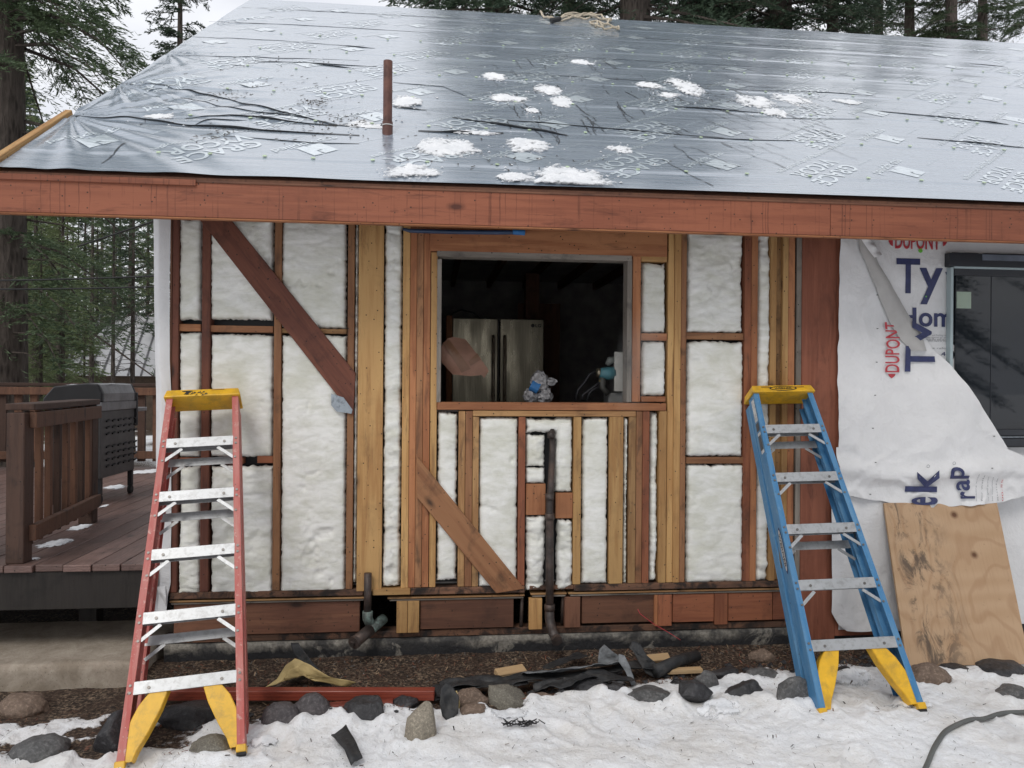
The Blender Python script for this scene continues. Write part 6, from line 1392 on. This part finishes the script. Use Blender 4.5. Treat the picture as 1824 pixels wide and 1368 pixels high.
def crown(seed, H, base, R0, n_br, twigs, leaf, droop=.35, topw=.1, gap=.35, lw=.018, ll=.085, per=7, z_hi=None):
    """needle tufts on drooping boughs; boughs thin out and leave gaps"""
    R_ = np.random.RandomState(seed); V = []; B_v = []; B_f = []
    for i in range(n_br):
        t = R_.uniform(0, 1)**.85; z = base+(H-base)*t
        if z_hi and z > z_hi: continue
        r = (R0*(1-t)**.75+topw)*R_.uniform(.55, 1.12); a = R_.uniform(0, 6.283)
        if R_.uniform() < gap*.3: continue
        m = max(4, int(twigs*(.35+.65*(1-t)))); q = np.linspace(0, 1, 9)
        up = .28-.5*(1-t); bx = r*q; bz = z+r*(up*q-droop*q*q)+.05*r*np.sin(q*4+a)
        ca, sa = math.cos(a), math.sin(a)
        # bough wood
        b = len(B_v)
        for k in (0, 3, 6, 8):
            w = .010*r*(1-q[k])+.004
            for dx, dz in ((0, w), (-w, -w), (w, -w)): B_v.append((bx[k]*ca-dx*sa, bx[k]*sa+dx*ca, bz[k]+dz))
        for k in range(3):
            for j in range(3): B_f.append((b+k*3+j, b+k*3+(j+1) % 3, b+(k+1)*3+(j+1) % 3, b+(k+1)*3+j))
        # twigs left and right
        u = R_.uniform(.12, 1.0, m); px = np.interp(u, q, bx); pz = np.interp(u, q, bz)
        sgn = np.where(R_.uniform(size=m) < .5, -1., 1.); L_ = r*.42*(1.05-u)**.6*R_.uniform(.5, 1.15, m)+.10; fw = R_.uniform(.35, .9, m)
        tx, ty = fw, sgn*np.sqrt(np.clip(1-fw*fw, 0.05, 1)); td = -R_.uniform(.05, .55, m)
        for k in range(per):
            w_ = (k+.6)/per; cx = px+L_*w_*tx; cy = L_*w_*ty; cz = pz+L_*w_*td*w_+R_.normal(0, .012, m)
            l = ll*R_.uniform(.6, 1.4, m)*(1.1-.3*w_); wd = lw*R_.uniform(.7, 1.5, m)
            dx, dy, dz = tx+R_.normal(0, .45, m), ty+R_.normal(0, .45, m), td*.6+R_.normal(0, .30, m)
            n_ = np.sqrt(dx*dx+dy*dy+dz*dz); dx, dy, dz = dx/n_, dy/n_, dz/n_
            ex, ey, ez_ = R_.normal(0, 1, m), R_.normal(0, 1, m), R_.normal(0, .6, m); dt = ex*dx+ey*dy+ez_*dz; ex, ey, ez_ = ex-dt*dx, ey-dt*dy, ez_-dt*dz
            n_ = np.sqrt(ex*ex+ey*ey+ez_*ez_)+1e-6; ex, ey, ez_ = ex/n_*wd, ey/n_*wd, ez_/n_*wd
            X = np.stack([np.stack([cx-dx*l*.3-0*ex, cy-dy*l*.3, cz-dz*l*.3], -1), np.stack([cx+dx*l*.3+ex, cy+dy*l*.3+ey, cz+dz*l*.3+ez_], -1), np.stack([cx+dx*l, cy+dy*l, cz+dz*l], -1), np.stack([cx+dx*l*.3-ex, cy+dy*l*.3-ey, cz+dz*l*.3-ez_], -1)], 1)
            XX_ = X[..., 0]*ca-X[..., 1]*sa; YY_ = X[..., 0]*sa+X[..., 1]*ca; V.append(np.stack([XX_, YY_, X[..., 2]], -1).reshape(-1, 3))
    V = np.concatenate(V); n = len(V)//4
    me = bpy.data.meshes.new('crown'); me.vertices.add(len(V)); me.vertices.foreach_set('co', V.astype(np.float32).ravel()); me.loops.add(4*n); me.loops.foreach_set('vertex_index', np.arange(4*n, dtype=np.int32)); me.polygons.add(n); me.polygons.foreach_set('loop_start', np.arange(0, 4*n, 4, dtype=np.int32)); me.update(calc_edges=True)
    me.materials.append(LEAF[leaf])
    mb = bpy.data.meshes.new('boughs'); mb.from_pydata(B_v, [], B_f); mb.materials.append(BARK)
    return me, mb
def trunk_mesh(H, r0, seed, dead=14, zlo=1.5, zhi=6.):
    R_ = random.Random(seed); m = MB(); n = 22; rings = 26; b = 0
    for k in range(rings):
        t = k/(rings-1); z = -.3+H*t; r = r0*(1-t)**.8+.015; fl_ = 1+.5*math.exp(-max(z, 0)/.35)
        for j in range(n):
            a = 6.283*j/n; q = 1+.07*float(vn(math.cos(a)*3+seed, math.sin(a)*3, z*1.1))
            m.v.append((r*q*fl_*math.cos(a), r*q*fl_*math.sin(a), z))
    for k in range(rings-1):
        for j in range(n): m.f.append((k*n+j, k*n+(j+1) % n, (k+1)*n+(j+1) % n, (k+1)*n+j))
    for k in range(dead):
        z = R_.uniform(zlo, zhi); a = R_.uniform(0, 6.283); l = R_.uniform(.4, 1.5); m.tube([(0, 0, z), (math.cos(a)*(r0+l*.5), math.sin(a)*(r0+l*.5), z-.05*l), (math.cos(a)*(r0+l), math.sin(a)*(r0+l), z-.3*l)], [.022, .014, .004], 5)
    me = bpy.data.meshes.new('trunk'); me.from_pydata(m.v, [], m.f); me.polygons.foreach_set('use_smooth', np.ones(len(me.polygons), dtype=bool)); me.materials.append(BARK); return me
# a few kinds, shared by all trees of that kind
K = {}
K['bigfir'] = (crown(1, 24, 2.5, 2.9, 340, 50, 'fir', .42, .3, lw=.0085, ll=.085, per=18), trunk_mesh(25, .40, 1, 10, 2, 5))
K['fir'] = (crown(2, 17, 1.8, 2.3, 190, 34, 'pale', .34, .15, lw=.0125, ll=.095, per=11), trunk_mesh(17.5, .19, 2, 10, .6, 3))
K['dark'] = (crown(3, 20, 3.2, 2.7, 210, 34, 'dark', .30, .2, lw=.016, ll=.12, per=10), trunk_mesh(20.5, .24, 3, 16, 1, 5))
K['spire'] = (crown(4, 13, 1.0, 1.35, 190, 22, 'dark', .12, .05, lw=.014, ll=.09, per=8), trunk_mesh(13.2, .13, 4, 0))
K['tall'] = (crown(5, 30, 6.5, 3.9, 360, 46, 'dark', .40, .3, gap=.35, lw=.015, ll=.12, per=12), trunk_mesh(31, .47, 5, 26, 3.5, 9))
K['young'] = (crown(6, 6.5, .4, 1.35, 120, 26, 'pale', .20, .06, lw=.010, ll=.07, per=10), trunk_mesh(6.6, .07, 6, 0))
K['pole'] = (crown(7, 19, 7.5, 1.7, 110, 26, 'fir', .3, .1, gap=.8, lw=.015, ll=.10, per=8), trunk_mesh(19.5, .15, 7, 30, 1.5, 7.5))
def tree(kind, x, y, sc_, rz, label, group, z=-.05):
    (cm, bm_), tm = K[kind]; o = empty('conifer_tree', (x, y, z), label, 'tree', group, (0, 0, rz)); o.scale = (sc_, sc_, sc_)
    t = put(bpy.data.objects.new('trunk', tm), o); c = put(bpy.data.objects.new('crown', cm), o); b_ = put(bpy.data.objects.new('bough', bm_), c); b_['kind'] = 'stuff'; return o
def at(px, dist):                                  # a ground position seen in photo column px, dist metres along the view axis
    d = FWD + _r*((px-CX)/F); p = CAM + d*dist; return p.x, p.y
GL, GB = 'conifers left of the house', 'tall conifers behind the house'
def lt(kind, px, dist, sc_, rz, label, g=GL): x, y = at(px, dist); return tree(kind, x, y, sc_, rz, label, g)
lt('bigfir', -2, 12.5, 1.0, .4, 'big fir with a thick rough trunk at the left edge, boughs reaching over the roof')
lt('dark', 316, 31, 1.05, 1.2, 'dense fir behind the upper left slope of the roof')
lt('spire', 232, 38, 1.29, .3, 'small pointed fir top showing alone above the left roof edge')
lt('fir', 62, 17, .42, 2.2, 'leafy green fir just right of the thick left trunk'); lt('fir', 104, 20, .42, 4.0, 'pale green fir over the grill'); lt('pole', 236, 17.5, .38, .9, 'slim bare trunk nearest the white corner wrap, before the grey metal roof')
lt('young', 110, 16, .9, 2.0, 'young fir between the thick trunk and the grill lid'); lt('young', 150, 22, .60, 3.1, 'young fir in front of the lower left of the metal roof'); lt('pole', 201, 21, .40, 2.9, 'thin leaning trunk before the middle of the metal roof'); lt('pole', 163, 19, .42, 4.4, 'thin trunk at the left end of the metal roof')
WOOD = (('fir', 96, 22, .40), ('fir', 138, 40, .62), ('fir', 44, 20, .42), ('fir', 18, 25, .5), ('fir', 72, 15.5, .30), ('fir', 118, 28, .5), ('fir', 262, 33, .55), ('fir', 205, 36, .5), ('fir', 172, 31, .5), ('dark', 20, 34, .9), ('fir', 85, 30, 1.0), ('dark', 150, 40, 1.0), ('dark', 212, 44, 1.0), ('fir', 262, 42, 1.05), ('fir', 180, 55, 1.1), ('dark', 50, 60, 1.2), ('dark', -30, 45, 1.2), ('fir', 40, 23, .7), ('dark', 285, 50, 1.0), ('pole', 75, 26, .9), ('pole', 128, 33, .9), ('pole', 98, 38, 1.0), ('dark', -70, 30, 1.0), ('dark', 330, 60, .9), ('dark', 200, 80, 1.3))
ORD = ['leftmost', 'second from the left', 'third from the left', 'fourth from the left', 'fifth from the left', 'sixth from the left', 'seventh from the left', 'eighth from the left', 'ninth from the left', 'tenth from the left', 'eleventh from the left', 'twelfth from the left', 'thirteenth from the left', 'rightmost']
KN = {'dark': 'dense dark conifers', 'fir': 'paler green firs', 'pole': 'thin bare poles'}
rank = {}
for q_ in KN:
    for n_, i_ in enumerate(sorted((i for i in range(len(WOOD)) if WOOD[i][0] == q_), key=lambda i: WOOD[i][1])): rank[i_] = n_
for i, (k, px, d, s_) in enumerate(WOOD):
    hmax = {'dark': 20., 'fir': 17., 'pole': 19.}[k]; s_ = min(s_, (.30 if px > 60 else .5)*d/hmax)
    lt(k, px, d, s_, i*1.7, ORD[rank[i]]+' of the '+KN[k]+' in the wood behind the deck', 'conifers crowded behind the deck')
for kind, px, d, s_, rz, lb in (('tall', 880, 20.5, 1.0, .5, 'tall conifer whose trunk stands just left of the roof rope'), ('tall', 1126, 19, 1.05, 2.6, 'thick conifer trunk directly right of the roof rope'), ('tall', 1226, 22, .9, 1.1, 'conifer trunk second right of the rope above the ridge'), ('tall', 1383, 21.5, 1.0, 3.9, 'broad dark conifer trunk above the middle right of the ridge'), ('tall', 1478, 20, .60, 5.1, 'dark conifer right of the broad trunk above the ridge'),
                               ('bigfir', 1690, 24, .84, 2.0, 'dark spreading conifer above the right end of the ridge'), ('bigfir', 800, 25, .85, 4.2, 'bushy conifer left of the leftmost trunk above the ridge'), ('bigfir', 1300, 28, 1.1, 1.0, 'bushy conifer between the two trunks right of the rope'), ('bigfir', 1560, 29, .92, 3.0, 'bushy conifer behind the dark trunks at right'), ('bigfir', 1010, 29, 1.1, .2, 'bushy conifer behind the roof rope'), ('dark', 1800, 30, .75, .2, 'conifer at the far right end above the ridge'), ('bigfir', 1615, 26, .86, 5.2, 'bushy dark conifer between the last two trunks above the right ridge'), ('bigfir', 1745, 26, .84, 1.3, 'bluish spreading conifer near the right end of the ridge'), ('fir', 1680, 33, 1.1, 4.4, 'paler fir behind the spreading conifers at the right end of the ridge'), ('bigfir', 1840, 30, .95, 3.3, 'conifer partly cut by the right edge above the ridge')):
    lt(kind, px, d, s_, rz, lb, GB)
for i, (x, y, k, s_) in enumerate(((-9, -13, 'bigfir', 1.0), (-2.5, -17, 'tall', 1.0), (3.5, -14, 'bigfir', 1.0), (8.5, -11, 'dark', 1.0), (12, -15, 'bigfir', 1.1), (-14, -8, 'dark', 1.1), (16, -6, 'bigfir', 1.0), (20, -12, 'dark', 1.1), (6, -20, 'tall', 1.0))):
    tree(k, x, y, s_, i*1.3, 'one of the conifers across the yard reflected in the dark window', 'conifers across the yard')

# ------------------------------------------------------------------ neighbour's cabin with a metal roof
MT['metalroof'] = simple('grey_metal_roofing', (.45, .45, .46), .45, .3, var=.08, scale=2); MT['cabinwall'] = simple('brown_cabin_wall', (.10, .07, .05), .8)
cx, cy = at(222, 27); cab = empty('cabin', (cx, cy, 0), 'cabin with a grey standing seam metal roof among the conifers', 'house', rot=(0, 0, math.radians(8))); 
e0, e1, zb, zt_, dp_ = -2.2, 6.5, 1.75, 4.1, 3.2
MB().box2((e0+.3, .4, -.2), (e1-.3, 2*dp_-.4, 1.9)).build('wall', MT['cabinwall'], cab); MB().add([(e0+.3, .4, 1.9), (e0+.3, 2*dp_-.4, 1.9), (e0+.3, dp_, zt_-.15), (e1-.3, .4, 1.9), (e1-.3, 2*dp_-.4, 1.9), (e1-.3, dp_, zt_-.15)], [(0,1,2), (3,5,4)]).build('gable', MT['cabinwall'], cab)
rf_ = MB().add([(e0, 0, zb), (e1, 0, zb), (e1, dp_, zt_), (e0+1.2, dp_, zt_), (e0, 2*dp_, zb), (e1, 2*dp_, zb)], [(0,1,2,3), (3,2,5,4)]).build('roof', MT['metalroof'], cab)
sd_ = simple('dark_seam', (.10, .10, .105), .5)
for k in range(20):
    x = e0+.42*k+.2; MB().bar((x, 0, zb+.03), (x+.0, dp_, zt_+.03), .045, .05, (1, 0, 0)).build('standing_seam', sd_, rf_)
# overhead cables
def cable(p, q, dist, sag, label):
    a = Vector((*at(p[0], dist), 0)); b = Vector((*at(q[0], dist), 0)); a.z = CAM.z+(CY-p[1])/F*dist; b.z = CAM.z+(CY-q[1])/F*dist
    d = b-a; a2, b2 = a-d*.6, b+d*.5; pts = [a2.lerp(b2, t)-Vector((0, 0, sag*4*t*(1-t))) for t in np.linspace(0, 1, 20)]
    tag(MB().tube(pts, .012, 6).build('power_cable', MT['black'], None, True), label, 'cable', 'overhead cables in front of the trees')
cable((20, 503), (270, 494), 11.2, .03, 'upper of the two long level cables left of the house'); cable((20, 519), (270, 513), 11.4, .03, 'lower of the two long level cables left of the house')
cable((186, 428), (268, 400), 11, .0, 'short cable rising to the house corner under the fascia')

# thin mist drifting past the right side of the opening
bm = bmesh.new(); bmesh.ops.create_icosphere(bm, subdivisions=3, radius=1.0); me = bpy.data.meshes.new('mist'); bm.to_mesh(me); bm.free()
c = wy(1140, 640, -.28); o = put(bpy.data.objects.new('mist', me)); o.location = c; o.scale = (.16, .10, .34); o.rotation_euler = (0, .25, 0)
m_ = bpy.data.materials.new('thin_mist'); m_.use_nodes = True; t_ = m_.node_tree; t_.nodes.clear(); ou = t_.nodes.new('ShaderNodeOutputMaterial'); pv = t_.nodes.new('ShaderNodeVolumePrincipled')
tcn = t_.nodes.new('ShaderNodeTexCoord'); ln = t_.nodes.new('ShaderNodeVectorMath'); ln.operation = 'LENGTH'; nz_ = t_.nodes.new('ShaderNodeTexNoise'); nz_.inputs['Scale'].default_value = 2.2; nz_.inputs['Detail'].default_value = 3
mr_ = t_.nodes.new('ShaderNodeMapRange'); mr_.inputs[1].default_value = 1.0; mr_.inputs[2].default_value = .1; mr_.inputs[3].default_value = 0.; mr_.inputs[4].default_value = 6.0
mu = t_.nodes.new('ShaderNodeMath'); mu.operation = 'MULTIPLY'
t_.links.new(tcn.outputs['Object'], ln.inputs[0]); t_.links.new(tcn.outputs['Object'], nz_.inputs['Vector']); t_.links.new(ln.outputs['Value'], mr_.inputs[0]); t_.links.new(mr_.outputs[0], mu.inputs[0]); t_.links.new(nz_.outputs['Fac'], mu.inputs[1]); t_.links.new(mu.outputs[0], pv.inputs['Density']); t_.links.new(pv.outputs[0], ou.inputs['Volume'])
pv.inputs['Color'].default_value = (.9, .9, .9, 1); me.materials.append(m_); tag(o, 'faint white mist drifting past the right side of the window opening', None, None, 'stuff')
